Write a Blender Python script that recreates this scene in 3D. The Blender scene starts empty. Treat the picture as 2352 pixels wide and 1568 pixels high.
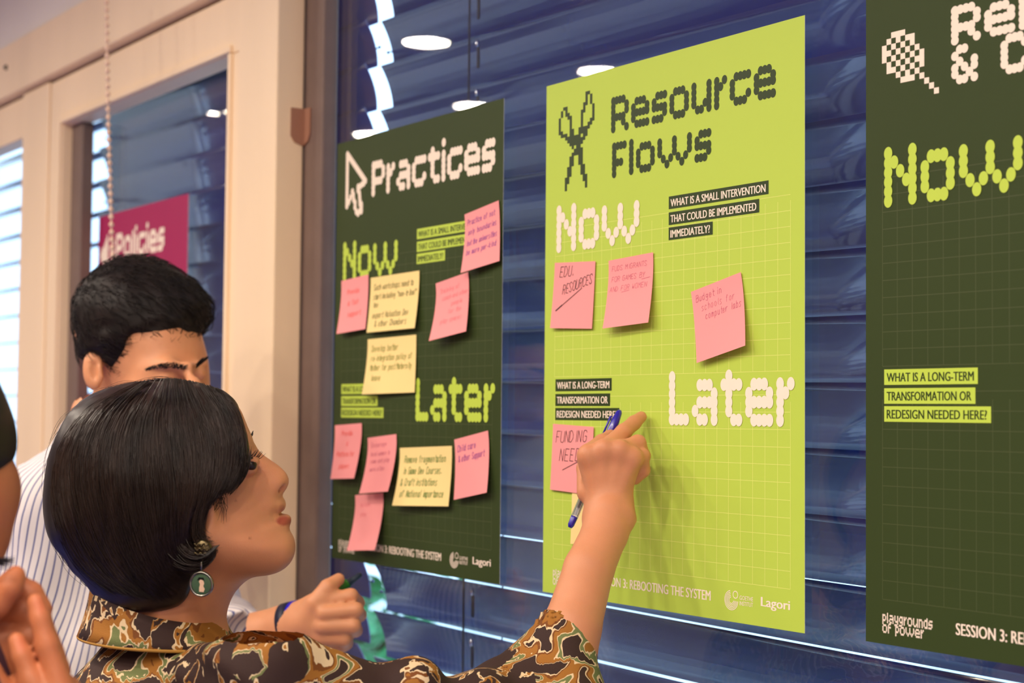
import bpy, bmesh, math, random
import numpy as np
from mathutils import Matrix, Vector

S = bpy.context.scene
COL = S.collection
random.seed(7)
RNG = np.random.default_rng(11)

# ------------------------------------------------------------------ camera
IMW, IMH = 2352, 1568
FPX = 3651.78                       # focal length in pixels of the 2352 px wide frame
CPOS = np.array([1.50195, -1.10947, 1.48298])
YAW, PITCH, ROLL = 0.9560138, 0.0474245, 0.0088208
_f = np.array([-math.sin(YAW)*math.cos(PITCH), math.cos(YAW)*math.cos(PITCH), math.sin(PITCH)])
_r = np.array([math.cos(YAW), math.sin(YAW), 0.0])
_u = np.cross(_r, _f)
_c, _s = math.cos(ROLL), math.sin(ROLL)
RCAM = np.array([_c*_r + _s*_u, -_s*_r + _c*_u, _f])   # rows: right, up, forward

cam_data = bpy.data.cameras.new('camera')
cam = bpy.data.objects.new('camera', cam_data)
COL.objects.link(cam)
cam_data.sensor_width = 36.0
cam_data.lens = 36.0*FPX/IMW
cam_data.clip_start = 0.05
m = Matrix.Identity(4)
for i in range(3):
    m[i][0] = RCAM[0][i]; m[i][1] = RCAM[1][i]; m[i][2] = -RCAM[2][i]; m[i][3] = CPOS[i]
cam.matrix_world = m
cam_data.dof.use_dof = True
cam_data.dof.focus_distance = 1.58
cam_data.dof.aperture_fstop = 5.6
S.camera = cam

# ------------------------------------------------------------------ world, exposure
def lin(c):
    """sRGB 0-255 triple -> linear rgba"""
    o = []
    for v in c:
        v /= 255.0
        o.append(v/12.92 if v <= 0.04045 else ((v+0.055)/1.055)**2.4)
    return (*o, 1.0)

W = bpy.data.worlds.new('daylight'); S.world = W
W.use_nodes = True
bg = W.node_tree.nodes['Background']
bg.inputs[0].default_value = (0.50, 0.72, 1.0, 1)
bg.inputs[1].default_value = 3.2
S.view_settings.view_transform = 'Standard'
S.view_settings.look = 'None'
S.view_settings.exposure = 0.0
S.view_settings.gamma = 1.0
S.view_settings.use_curve_mapping = False

LAMP_COLOR = (1.0, 0.86, 0.70, 1)
LAMP_POWER = 206.0
CEIL = 2.5

# ------------------------------------------------------------------ helpers
def ray(x, y):
    return RCAM.T @ np.array([(x-IMW/2)/FPX, (IMH/2-y)/FPX, 1.0])
def at(x, y, Y=0.0):
    """the point of the plane at distance Y behind the glass that is seen at a place of the photograph"""
    d = ray(x, y); return CPOS + d*(Y-CPOS[1])/d[1]
def C(px, py, d):
    return np.array([(px-IMW/2)*d/FPX, (IMH/2-py)*d/FPX, d])
def c2w(P):
    return np.asarray(P) @ RCAM + CPOS
def w2c(P):
    return RCAM @ (np.asarray(P)-CPOS)

def mat(name, color, rough=0.6, metallic=0.0, spec=0.5, bump=None, sss=0.0, coat=0.0, trans=0.0, emit=None, estr=0.0, alpha=1.0):
    M = bpy.data.materials.new(name); M.use_nodes = True
    b = M.node_tree.nodes['Principled BSDF']
    b.inputs['Base Color'].default_value = color if len(color) == 4 else (*color, 1)
    b.inputs['Roughness'].default_value = rough
    b.inputs['Metallic'].default_value = metallic
    b.inputs['Specular IOR Level'].default_value = spec
    b.inputs['Coat Weight'].default_value = coat
    b.inputs['Transmission Weight'].default_value = trans
    if sss:
        b.inputs['Subsurface Weight'].default_value = sss
        b.inputs['Subsurface Radius'].default_value = (0.9, 0.35, 0.2)
        b.inputs['Subsurface Scale'].default_value = 0.006
    if emit:
        b.inputs['Emission Color'].default_value = emit
        b.inputs['Emission Strength'].default_value = estr
    if bump:
        scale, strength = bump
        nt = M.node_tree
        tc = nt.nodes.new('ShaderNodeTexCoord'); nz = nt.nodes.new('ShaderNodeTexNoise'); bp = nt.nodes.new('ShaderNodeBump')
        nz.inputs['Scale'].default_value = scale; nz.inputs['Detail'].default_value = 6
        bp.inputs['Strength'].default_value = strength; bp.inputs['Distance'].default_value = 0.002
        nt.links.new(tc.outputs['Object'], nz.inputs['Vector']); nt.links.new(nz.outputs['Fac'], bp.inputs['Height'])
        nt.links.new(bp.outputs['Normal'], b.inputs['Normal'])
    return M

def vary(M, scale, amount, detail=5, stretch=(1, 1, 1)):
    """wear and unevenness in a paint: multiply the base colour by a noise"""
    nt = M.node_tree; b = nt.nodes['Principled BSDF']
    tc = nt.nodes.new('ShaderNodeTexCoord'); mp = nt.nodes.new('ShaderNodeMapping'); nz = nt.nodes.new('ShaderNodeTexNoise')
    mp.inputs['Scale'].default_value = stretch
    nz.inputs['Scale'].default_value = scale; nz.inputs['Detail'].default_value = detail
    mr = nt.nodes.new('ShaderNodeMapRange'); mr.inputs[1].default_value = 0.3; mr.inputs[2].default_value = 0.7
    mr.inputs[3].default_value = 1-amount; mr.inputs[4].default_value = 1+amount
    mx = nt.nodes.new('ShaderNodeVectorMath'); mx.operation = 'SCALE'
    mx.inputs[0].default_value = b.inputs['Base Color'].default_value[:3]
    nt.links.new(tc.outputs['Object'], mp.inputs['Vector']); nt.links.new(mp.outputs['Vector'], nz.inputs['Vector'])
    nt.links.new(nz.outputs['Fac'], mr.inputs[0]); nt.links.new(mr.outputs[0], mx.inputs['Scale'])
    nt.links.new(mx.outputs['Vector'], b.inputs['Base Color'])
    return M

def tag(o, label=None, cat=None, group=None, kind=None):
    if label: o['label'] = label
    if cat: o['category'] = cat
    if group: o['group'] = group
    if kind: o['kind'] = kind
    return o

def empty(name, loc=(0, 0, 0), label=None, cat=None, group=None, kind=None):
    o = bpy.data.objects.new(name, None); o.empty_display_size = 0.05
    o.location = loc; COL.objects.link(o)
    return tag(o, label, cat, group, kind)

def obj(name, verts, faces, material, parent=None, smooth=False, matidx=None):
    me = bpy.data.meshes.new(name)
    verts = np.asarray(verts, dtype=np.float64)
    off = np.zeros(3)
    if parent is not None:
        pass
    elif len(verts):
        off = np.array([(verts[:, 0].min()+verts[:, 0].max())/2, (verts[:, 1].min()+verts[:, 1].max())/2, verts[:, 2].min()])
    me.from_pydata((verts-off).tolist(), [], faces if isinstance(faces, list) else np.asarray(faces).tolist())
    mats = material if isinstance(material, (list, tuple)) else [material]
    for q in mats: me.materials.append(q)
    if matidx is not None: me.polygons.foreach_set('material_index', np.asarray(matidx, dtype=np.int32))
    if smooth: me.polygons.foreach_set('use_smooth', np.ones(len(me.polygons), dtype=bool))
    me.update()
    o = bpy.data.objects.new(name, me); COL.objects.link(o)
    o.location = off
    if parent is not None:
        o.parent = parent
        # vertices are given in world space: cancel the placement of the thing (its parts sit at the world origin)
        if parent.parent is None: o.matrix_parent_inverse = Matrix.Translation(-parent.location)
    return o

class MB:
    """collects boxes, tubes, rings into one mesh (world space)"""
    def __init__(s): s.v = []; s.f = []; s.mi = []
    def add(s, v, f, k=0):
        n = len(s.v); s.v += [tuple(p) for p in v]; s.f += [tuple(i+n for i in q) for q in f]; s.mi += [k]*len(f)
    def box(s, lo, hi, k=0):
        (a, b, c), (d, e, g) = lo, hi
        v = [(a,b,c),(d,b,c),(d,e,c),(a,e,c),(a,b,g),(d,b,g),(d,e,g),(a,e,g)]
        s.add(v, [(0,3,2,1),(4,5,6,7),(0,1,5,4),(1,2,6,5),(2,3,7,6),(3,0,4,7)], k)
    def bbox(s, lo, hi, bev=0.002, k=0):
        """box with bevelled edges"""
        bm = bmesh.new(); bmesh.ops.create_cube(bm, size=1)
        lo = np.array(lo); hi = np.array(hi)
        for q in bm.verts: q.co = Vector((lo+hi)/2 + np.array(q.co)*(hi-lo))
        bmesh.ops.bevel(bm, geom=bm.edges[:], offset=bev, segments=2, affect='EDGES', profile=0.5)
        bm.verts.index_update()
        s.add([q.co[:] for q in bm.verts], [[q.index for q in f.verts] for f in bm.faces], k); bm.free()
    def tube(s, pts, r, n=8, cap=True, k=0, flat=None):
        pts = [np.array(p, float) for p in pts]; rs = r if hasattr(r, '__len__') else [r]*len(pts)
        V = []; base = None
        for i, p in enumerate(pts):
            t = pts[min(i+1, len(pts)-1)]-pts[max(i-1, 0)]; t = t/(np.linalg.norm(t)+1e-12)
            if base is None:
                h = np.array([0, 0, 1.]) if abs(t[2]) < .9 else np.array([1., 0, 0])
                base = np.cross(t, h)
            base = base-t*np.dot(base, t); base /= np.linalg.norm(base)+1e-12
            b2 = np.cross(t, base)
            for j in range(n):
                a = 2*math.pi*j/n; V.append(p+rs[i]*(math.cos(a)*base+math.sin(a)*b2))
        Fc = []
        for i in range(len(pts)-1):
            for j in range(n):
                Fc.append((i*n+j, i*n+(j+1) % n, (i+1)*n+(j+1) % n, (i+1)*n+j))
        if cap: Fc.append(tuple(range(n))[::-1]); Fc.append(tuple((len(pts)-1)*n+j for j in range(n)))
        s.add(V, Fc, k)
    def ball(s, c, r, nu=10, nv=6, k=0):
        r = np.array(r if hasattr(r, '__len__') else (r, r, r)); c = np.array(c)
        V = [c+r*(0, 0, 1)]
        for i in range(1, nv):
            t = math.pi*i/nv
            for j in range(nu):
                a = 2*math.pi*j/nu; V.append(c+r*(math.sin(t)*math.cos(a), math.sin(t)*math.sin(a), math.cos(t)))
        V.append(c-r*(0, 0, 1)); Fc = [(0, 1+j, 1+(j+1) % nu) for j in range(nu)]
        for i in range(nv-2):
            for j in range(nu):
                a = 1+i*nu; Fc.append((a+j, a+nu+j, a+nu+(j+1) % nu, a+(j+1) % nu))
        a = 1+(nv-2)*nu; Fc += [(a+j, len(V)-1, a+(j+1) % nu) for j in range(nu)]
        s.add(V, Fc, k)
    def lathe(s, c, axis, prof, n=24, k=0):
        """prof: list of (radius, height along axis)"""
        c = np.array(c, float); axis = np.array(axis, float)/np.linalg.norm(axis)
        h = np.array([0, 0, 1.]) if abs(axis[2]) < .9 else np.array([1., 0, 0])
        e1 = np.cross(axis, h); e1 /= np.linalg.norm(e1); e2 = np.cross(axis, e1)
        V = []; Fc = []
        for (r, z) in prof:
            for j in range(n):
                a = 2*math.pi*j/n; V.append(c+axis*z+r*(math.cos(a)*e1+math.sin(a)*e2))
        for i in range(len(prof)-1):
            for j in range(n): Fc.append((i*n+j, i*n+(j+1) % n, (i+1)*n+(j+1) % n, (i+1)*n+j))
        s.add(V, Fc, k)
    def build(s, name, material, parent=None, smooth=False):
        return obj(name, s.v, s.f, material, parent, smooth, s.mi)
# ------------------------------------------------------------------ materials of the place
M_cream = vary(mat('cream_paint', lin((252, 226, 190)), 0.45, bump=(60, 0.15)), 6, 0.05, stretch=(1, 1, .2))
M_wall = vary(mat('wall_paint', lin((236, 228, 218)), 0.75, bump=(40, .15)), 3, 0.04)
M_ceil = mat('ceiling_paint', lin((240, 232, 222)), 0.85)
M_floor = vary(mat('blue_floor', lin((84, 96, 190)), 0.6), 4, .15)
M_steel = vary(mat('brown_frame_paint', lin((118, 98, 90)), 0.5, spec=.4, bump=(90, .15)), 20, .08)
M_tab = mat('brown_tab', lin((165, 118, 95)), 0.5)
M_dark = mat('gap_shade_and_nail', lin((45, 38, 34)), 0.8)
M_rubber = mat('black_cord', lin((25, 24, 32)), 0.6)
M_steelclip = mat('clip_metal', lin((215, 220, 235)), 0.18, metallic=1.0)
M_bead = mat('chain_bead', lin((238, 205, 180)), 0.35, spec=.6)
M_lamp = mat('lamp_glow', (1, 1, 1, 1), 0.5, emit=LAMP_COLOR, estr=LAMP_POWER)
M_lamprim = mat('lamp_rim', lin((235, 232, 226)), 0.5)

M_slat = mat('slat_daylight_tint', lin((26, 44, 124)), 0.22, spec=.8, coat=.7)  # blue in the base stands in for daylight reflected by dark slats
def _slat():
    nt = M_slat.node_tree; b = nt.nodes['Principled BSDF']; out = nt.nodes['Material Output']
    tr = nt.nodes.new('ShaderNodeBsdfTranslucent'); tr.inputs[0].default_value = (0.03, 0.08, 0.5, 1)
    mx = nt.nodes.new('ShaderNodeMixShader'); mx.inputs[0].default_value = 0.17
    nt.links.new(b.outputs[0], mx.inputs[1]); nt.links.new(tr.outputs[0], mx.inputs[2]); nt.links.new(mx.outputs[0], out.inputs[0])
_slat()

M_glass = bpy.data.materials.new('window_glass'); M_glass.use_nodes = True
def _glass():
    nt = M_glass.node_tree; nt.nodes.clear()
    out = nt.nodes.new('ShaderNodeOutputMaterial'); tr = nt.nodes.new('ShaderNodeBsdfTransparent'); gl = nt.nodes.new('ShaderNodeBsdfGlossy')
    lw = nt.nodes.new('ShaderNodeLayerWeight'); lw.inputs[0].default_value = 0.5
    pw = nt.nodes.new('ShaderNodeMath'); pw.operation = 'POWER'; pw.inputs[1].default_value = 5
    ma = nt.nodes.new('ShaderNodeMath'); ma.operation = 'MULTIPLY_ADD'; ma.inputs[1].default_value = .96; ma.inputs[2].default_value = .04
    mx = nt.nodes.new('ShaderNodeMixShader')
    tr.inputs[0].default_value = (.96, .97, .97, 1); gl.inputs[0].default_value = (1, 1, 1, 1); gl.inputs['Roughness'].default_value = 0.015
    nt.links.new(lw.outputs['Facing'], pw.inputs[0]); nt.links.new(pw.outputs[0], ma.inputs[0]); nt.links.new(ma.outputs[0], mx.inputs[0])
    nt.links.new(tr.outputs[0], mx.inputs[1]); nt.links.new(gl.outputs[0], mx.inputs[2]); nt.links.new(mx.outputs[0], out.inputs[0])
_glass()

# ------------------------------------------------------------------ room shell
XL, XR, YB = -5.4, 3.2, -3.9
def st(o): o['kind'] = 'structure'; return o
b = MB(); b.box((XL, YB, -.05), (XR, .2, 0)); st(b.build('floor', M_floor))
b = MB(); b.box((XL, YB, CEIL), (XR, .2, CEIL+.05)); st(b.build('ceiling', M_ceil))
b = MB(); b.box((XL-.1, YB, 0), (XL, .2, CEIL)); st(b.build('wall_left', M_wall))
b = MB(); b.box((XR, YB, 0), (XR+.1, .2, CEIL)); st(b.build('wall_right', M_wall))
b = MB(); b.box((XL, YB-.1, 0), (XR, YB, CEIL)); st(b.build('wall_back', mat('tan_wall_paint', lin((214, 172, 124)), .8)))
b = MB(); b.box((XL-6, .2, -.15), (XR+6, 14, -.1)); st(b.build('ground', vary(mat('outdoor_ground', lin((205, 215, 212)), .9), 3, .2)))
WX0, WX1, WZ0, WZ1 = -3.6, 2.6, 0.8, 2.42          # the run of windows
b = MB()
b.box((XL, -.02, 0), (XR, .2, WZ0)); b.box((XL, -.02, WZ1), (XR, .2, CEIL))
b.box((XL, -.02, WZ0), (WX0, .2, WZ1)); b.box((WX1, -.02, WZ0), (XR, .2, WZ1))
st(b.build('wall_front', M_wall))

# steel framed glazing, one thing per bay
def bay(name, x0, x1):
    w = empty(name, ((x0+x1)/2, 0, WZ0), kind='structure')
    f = MB(); t = .056
    for (a, c) in ((x0, x0+t), (x1-t, x1)): f.bbox((a, -.013, WZ0), (c, .012, WZ1), .003)
    f.bbox((x0+t, -.013, WZ0), (x1-t, .012, WZ0+t), .003); f.bbox((x0+t, -.013, WZ1-t), (x1-t, .012, WZ1), .003)
    f.build('frame', M_steel, w)
    g = MB(); g.box((x0+t*.6, .003, WZ0+t*.6), (x1-t*.6, .008, WZ1-t*.6)); g.build('glass_pane', M_glass, w)
    return w
PX = -.590                                        # right face of the wooden post
bay('window_1', PX, WX1)
bay('window_2', -1.621, PX-.002)
bay('window_3', WX0, -1.623)

# wooden lining in front of the steel: posts, sash frame, header
FY = -.06
b = MB()
b.bbox((-.721, FY, WZ0), (PX, -.014, 2.139), .003)
st(b.build('trim_1', M_cream))
b = MB(); b.bbox((-1.742, FY, WZ0), (-1.586, -.014, 2.139), .003); st(b.build('trim_2', M_cream))
sash = empty('trim_3', (-1.15, 0, WZ0), kind='structure')
b = MB()
sx0, sx1, sz1 = -1.582, -.723, 2.136
ox0, ox1, oz1 = -1.512, -.752, 2.043
b.bbox((sx0, FY+.004, WZ0), (ox0, -.014, sz1), .002)
b.bbox((ox0, FY+.004, oz1), (sx1, -.014, sz1), .002)
b.bbox((ox1, FY+.004, WZ0), (sx1, -.014, oz1-.0005), .002)
b.build('sash_frame', M_cream, sash)
b = MB(); b.bbox((ox0+.0005, -.037, WZ0), (at(188, 400, -.037)[0], -.0145, oz1-.001), .002); b.build('glazing_strip', M_steel, sash)
b = MB()   # moulding bead round the opening
b.bbox((ox0-.014, FY-.002, WZ0+.05), (ox0-.0016, FY+.02, oz1+.013), .002)
b.bbox((ox0, FY-.002, oz1+.0016), (ox1+.004, FY+.02, oz1+.013), .002)
b.bbox((ox1-.004, FY-.002, WZ0+.05), (ox1+.006, FY+.02, oz1), .002)
b.build('bead_moulding', M_cream, sash)
b = MB(); b.box((WX0, -.045, 2.139), (PX, -.014, 2.143)); st(b.build('trim_4_gap_shade', M_dark))  # dark strip painted as the shade of the open gap below the band
b = MB(); b.bbox((WX0, -.075, 2.143), (PX, -.014, 2.252), .003); st(b.build('trim_5', M_cream))
b = MB(); b.bbox((WX0, -.07, 2.254), (PX, -.014, CEIL), .002); st(b.build('trim_6', M_wall))
b = MB(); b.bbox((-2.6, FY, WZ0), (-2.46, -.014, 2.139), .003); st(b.build('trim_7', M_cream))
b = MB(); b.bbox((-2.46, FY+.004, 2.05), (-1.745, -.014, 2.136), .003); st(b.build('trim_8', M_cream))
b = MB(); b.bbox((WX0, -.2, WZ0-.03), (WX1, -.021, WZ0), .004); st(b.build('trim_9', M_cream))

# shield shaped brown tab lapped round the edge of the post
def tab():
    zt, zb = at(690, 250, -.02)[2], at(686, 336, -.02)[2]
    b = MB()
    def plate(pts, n, th):
        k = len(pts); v = [np.array(p) for p in pts]+[np.array(p)+np.array(n)*th for p in pts]
        b.add(v, [tuple(range(k)), tuple(range(2*k-1, k-1, -1))]+[(i, i+k, (i+1) % k+k, (i+1) % k) for i in range(k)])
    h = zt-zb
    pr = [(0, 1), (0, .25), (.3, .08), (1, 0), (1, 1)]
    plate([(PX+.0004, -.036+.0215*u, zb+h*v) for u, v in pr], (1, 0, 0), .0025)
    pr2 = [(0, 1), (1, .98), (1, .3), (.7, .1), (0, 0)]
    plate([(PX+.0005+.021*u, -.0134, zb+h*v) for u, v in pr2], (0, -1, 0), .0025)
    o = b.build('frame_tab', M_tab); tag(o, 'small brown shield-shaped tab folded into the corner beside the cream window post', 'tab')
tab()
b = MB(); p = at(15, 155, -.075); b.ball(p, .006, 10, 6)
tag(b.build('nail_head', M_dark, None, True), 'small dark nail head in the cream band above the left window', 'nail')

# ------------------------------------------------------------------ venetian blinds
PITCH_Z = .0659
def blind(x0, x1, ytop, slope, zref, label, lean=.022, height=.0678, cords=(), open_=False, sag=.006):
    w = empty('venetian_blind', ((x0+x1)/2, ytop, WZ0), label, 'blind')
    b = MB(); n = 8
    zc = [zref+PITCH_Z*k for k in range(-16, 16)]
    for z in zc:
        if z > WZ1-.02 or z < WZ0+.09: continue
        prof = []
        for i in range(n+1):
            t = i/n
            if open_: prof.append((.052*(t-.5)+.03, -.004*(1-(2*t-1)**2)+.006*(t-.5)))
            else: prof.append((lean*t+sag*4*t*(1-t)*1.0, -height*t))
        th = .0022
        V = []
        for x in (x0, x1):
            dz = -slope*(x-.402)
            V += [(x, ytop+y, z+dz+q) for y, q in prof]+[(x, ytop+y+th, z+dz+q) for y, q in prof]
        N = n+1; Fc = []
        for i in range(n):
            Fc += [(i, 2*N+i, 2*N+i+1, i+1), (N+i+1, 3*N+i+1, 3*N+i, N+i), (i+1, N+i+1, N+i, i), (2*N+i, 3*N+i, 3*N+i+1, 2*N+i+1)]
        Fc += [(0, N, 3*N, 2*N), (n, 2*N+n, 3*N+n, N+n)]
        b.add(V, Fc)
        if not open_ and round((z-zref)/PITCH_Z) % 2 == 0:      # the little end pins that the ladder hooks into
            for x, sg in ((x0, -1), (x1, 1)):
                p = np.array((x, ytop+lean*.62+sag, z-slope*(x-.402)-height*.62))
                b.tube([p, p+np.array((sg*.011, 0, .0006))], .0011, 6); b.ball(p+np.array((sg*.012, 0, .0006)), .0026, 8, 5)
    b.build('slats', M_slat, w, True)
    for x in cords:
        c = MB(); c.tube([(x, ytop-.004, WZ1), (x, ytop-.004, WZ0+.05)], .0016, 6)
        c.tube([(x+.012, ytop+.05, WZ1), (x+.012, ytop+.05, WZ0+.05)], .0012, 6)
        c.build('ladder_cord', M_rubber, w)
        for z in zc:
            if WZ0+.1 < z < WZ1-.05:
                dz = slope*(x-.4)
                c = MB(); c.ball((x+.016, ytop-.002, z-.012-dz), (.003, .003, .0055), 8, 5); c.build('cord_clip', M_steelclip, w, True)
                c = MB(); c.bbox((x+.0135, ytop-.001, z-.045-dz), (x+.0185, ytop+.001, z-.017-dz), .0004); c.build('cord_loop', M_rubber, w)
    c = MB(); c.bbox((x0, ytop-.005, WZ1-.03), (x1, ytop+.05, WZ1), .003); c.build('head_rail', M_slat, w)
    return w
blind(-.494, 2.5, .06, .0147, 1.7835, 'wide dark venetian blind tinted for blue daylight behind the green and dark posters', cords=(-.254, .66))
blind(-1.625, -.543, .06, .0147, 1.7835+.012, 'dark venetian blind tinted for blue daylight behind the magenta poster, left of the bright gap')
blind(-3.5, -1.56, .128, 0.0, 1.790, 'opened venetian blind with bright daylight between slats at far left', open_=True)

# foliage outdoors, seen through the gap between the two blinds
M_leaf = vary(mat('leaf_green', lin((70, 170, 110)), 0.5), 30, .35)
def shrub():
    w = empty('leafy_shrub', (-1.68, .72, 0), 'green leafy shrub outdoors seen through the gap between the blinds', 'shrub')
    st_ = MB(); lf = MB()
    cx, cy = -1.68, .72
    for k in range(9):
        a = random.uniform(0, 6.28); h = random.uniform(.85, 1.12)
        top = np.array([cx+.25*math.cos(a)*random.random(), cy+.2*math.sin(a)*random.random(), h])
        base = np.array([cx+.05*math.cos(a), cy+.05*math.sin(a), -.1])
        st_.tube([base, (base+top)/2+np.array([.03*math.cos(a), 0, 0]), top], [.009, .007, .003], 6)
        for i in range(210):
            t = random.uniform(.45, 1); p = base*(1-t)+top*t+np.array([random.gauss(0, .1), random.gauss(0, .1), random.gauss(0, .06)])
            d = np.array([random.gauss(0, 1), random.gauss(0, 1), random.gauss(0, .7)]); d /= np.linalg.norm(d)
            s_ = np.cross(d, [0, 0, 1]); s_ /= np.linalg.norm(s_)+1e-9; L = random.uniform(.05, .1); w_ = L*.3
            n_ = np.cross(s_, d)
            lf.add([p, p+d*L*.35+s_*w_+n_*.006, p+d*L*.7+s_*w_*.8, p+d*L, p+d*L*.7-s_*w_*.8, p+d*L*.35-s_*w_+n_*.006, p+d*L*.5-n_*.006],
                   [(0, 1, 6), (1, 2, 6), (2, 3, 6), (3, 4, 6), (4, 5, 6), (5, 0, 6)])
    st_.build('stems', mat('stem_brown', lin((90, 70, 50)), .8), w); lf.build('leaves', M_leaf, w)
shrub()

# ------------------------------------------------------------------ ceiling downlights
def downlight(x, y, r, label, grp):
    w = empty('ceiling_light', (x, y, CEIL), label, 'ceiling light', grp)
    b = MB(); b.lathe((x, y, CEIL), (0, 0, -1), [(r, 0), (r+.012, 0), (r+.012, .004), (r, .006), (r-.002, .003), (r-.002, -.001)], 28); b.build('rim', M_lamprim, w, True)
    b = MB(); b.lathe((x, y, CEIL-.002), (0, 0, -1), [(0.0005, 0), (r-.002, 0)], 28); b.build('diffuser', M_lamp, w)
LG = 'round recessed downlights in rows'
LL = 'round recessed downlight glowing in the ceiling'
for y in (-1.15, -1.75):
    for k in range(8):
        x = -3.46+.665*k
        if (y, k) in ((-1.15, 0), (-1.15, 1), (-1.75, 3)): continue
        downlight(x, y, .060, LL, LG)
for x, y in ((-3.43, -1.12), (-3.37, -1.155)):  # second lamp added to imitate the double reflection of the first in glass
    downlight(x, y, .019, 'tiny downlight far down the ceiling, doubled to imitate a second reflection', 'pair of tiny downlights')
for x, y in ((-.8, -2.35), (.535, -2.35), (1.2, -2.35), (1.865, -1.75), (1.865, -1.15), (2.53, -1.15), (2.53, -1.75), (1.865, -2.35)):
    downlight(x, y, .060, LL, LG)

# ------------------------------------------------------------------ beaded pull chain
b = MB()
for k in range(95):
    t = k/34
    px = 244+8*t+10*max(0, t-.35)**1.3
    yy = -30+k*17.6
    if yy > 700: break
    p = at(px, yy, -.16)
    b.ball(p, .0043, 10, 7)
    if k:
        b.tube([pp, p], .0011, 5, False)
    pp = p
tag(b.build('beaded_pull_chain', M_bead, None, True), 'pale beaded pull chain hanging in front of the cream window frame', 'chain')
# ------------------------------------------------------------------ posters
CREAM_INK = lin((255, 238, 218)); LIME_C = lin((190, 217, 84)); DARK_C = lin((56, 70, 36)); MAG_C = lin((172, 38, 92))
M_lime = mat('lime_paper', LIME_C, .5, spec=.3)
M_green = mat('dark_green_paper', DARK_C, .5, spec=.15)
M_mag = mat('magenta_paper', MAG_C, .5, spec=.3)
M_edge = mat('paper_edge', lin((250, 248, 240)), .7)
M_ink_cream = mat('cream_ink', CREAM_INK, .5, spec=.3)
M_ink_dark = mat('dark_green_ink', lin((46, 64, 28)), .45, spec=.3)
M_ink_lime = mat('lime_ink', lin((196, 222, 82)), .5, spec=.3)
M_grid_lime = mat('grid_ink_pale', lin((222, 234, 122)), .5, spec=.3)
M_grid_dark = mat('grid_ink_green', lin((76, 86, 52)), .45, spec=.3)

GLY = {   # dot letters: first row number, then rows
 'R': (0, 'XXXX. X...X X...X XXXX. X..X. X...X'), 'e': (1, '.XXX. X...X XXXXX X.... .XXXX'),
 's': (1, '.XXX X... XXXX ...X XXX.'), 'o': (1, '.XXX. X...X X...X X...X .XXX.'),
 'u': (1, 'X...X X...X X...X X..XX .XX.X'), 'r': (1, 'X.X XX. X.. X.. X..'),
 'c': (1, '.XXXX X.... X.... X...X .XXX.'), 'F': (0, 'XXXX X... X... XXX. X... X...'),
 'l': (0, 'X X X X X X'), 'w': (1, 'X...X...X X...X...X X...X...X .X.X.X.X. ..X...X..'),
 'P': (0, 'XXXX. X...X X...X XXXX. X.... X....'), 'a': (1, '.XXX. ....X .XXXX X...X .XX.X'),
 't': (0, '.X.. XXXX .X.. .X.. .X.. ..XX'), 'i': (-1, 'X . X X X X X'), 'L': (0, 'X... X... X... X... X... XXXX'),
 'N': (0, 'X...X XX..X X.X.X X..XX X...X X...X'), 'C': (0, '.XXX. X...X X.... X.... X...X .XXX.'),
 '&': (0, '.XX.. X.... .X..X X.X.X X..X. .XX.X'), ' ': (0, '... ...'),
 'n': (1, 'XXX. X..X X..X X..X X..X'), 'm': (1, 'XXXXX. X.X..X X.X..X X.X..X X.X..X'),
 'y': (1, 'X..X X..X X..X .XXX ...X XXX.'), 'p': (1, 'XXX. X..X X..X XXX. X... X...'),
 'g': (1, '.XXX X..X X..X .XXX ...X XXX.'), 'd': (0, '...X .XXX X..X X..X X..X .XXX'), 'f': (0, '.XX X.. XXX X.. X.. X..'),
}
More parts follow.
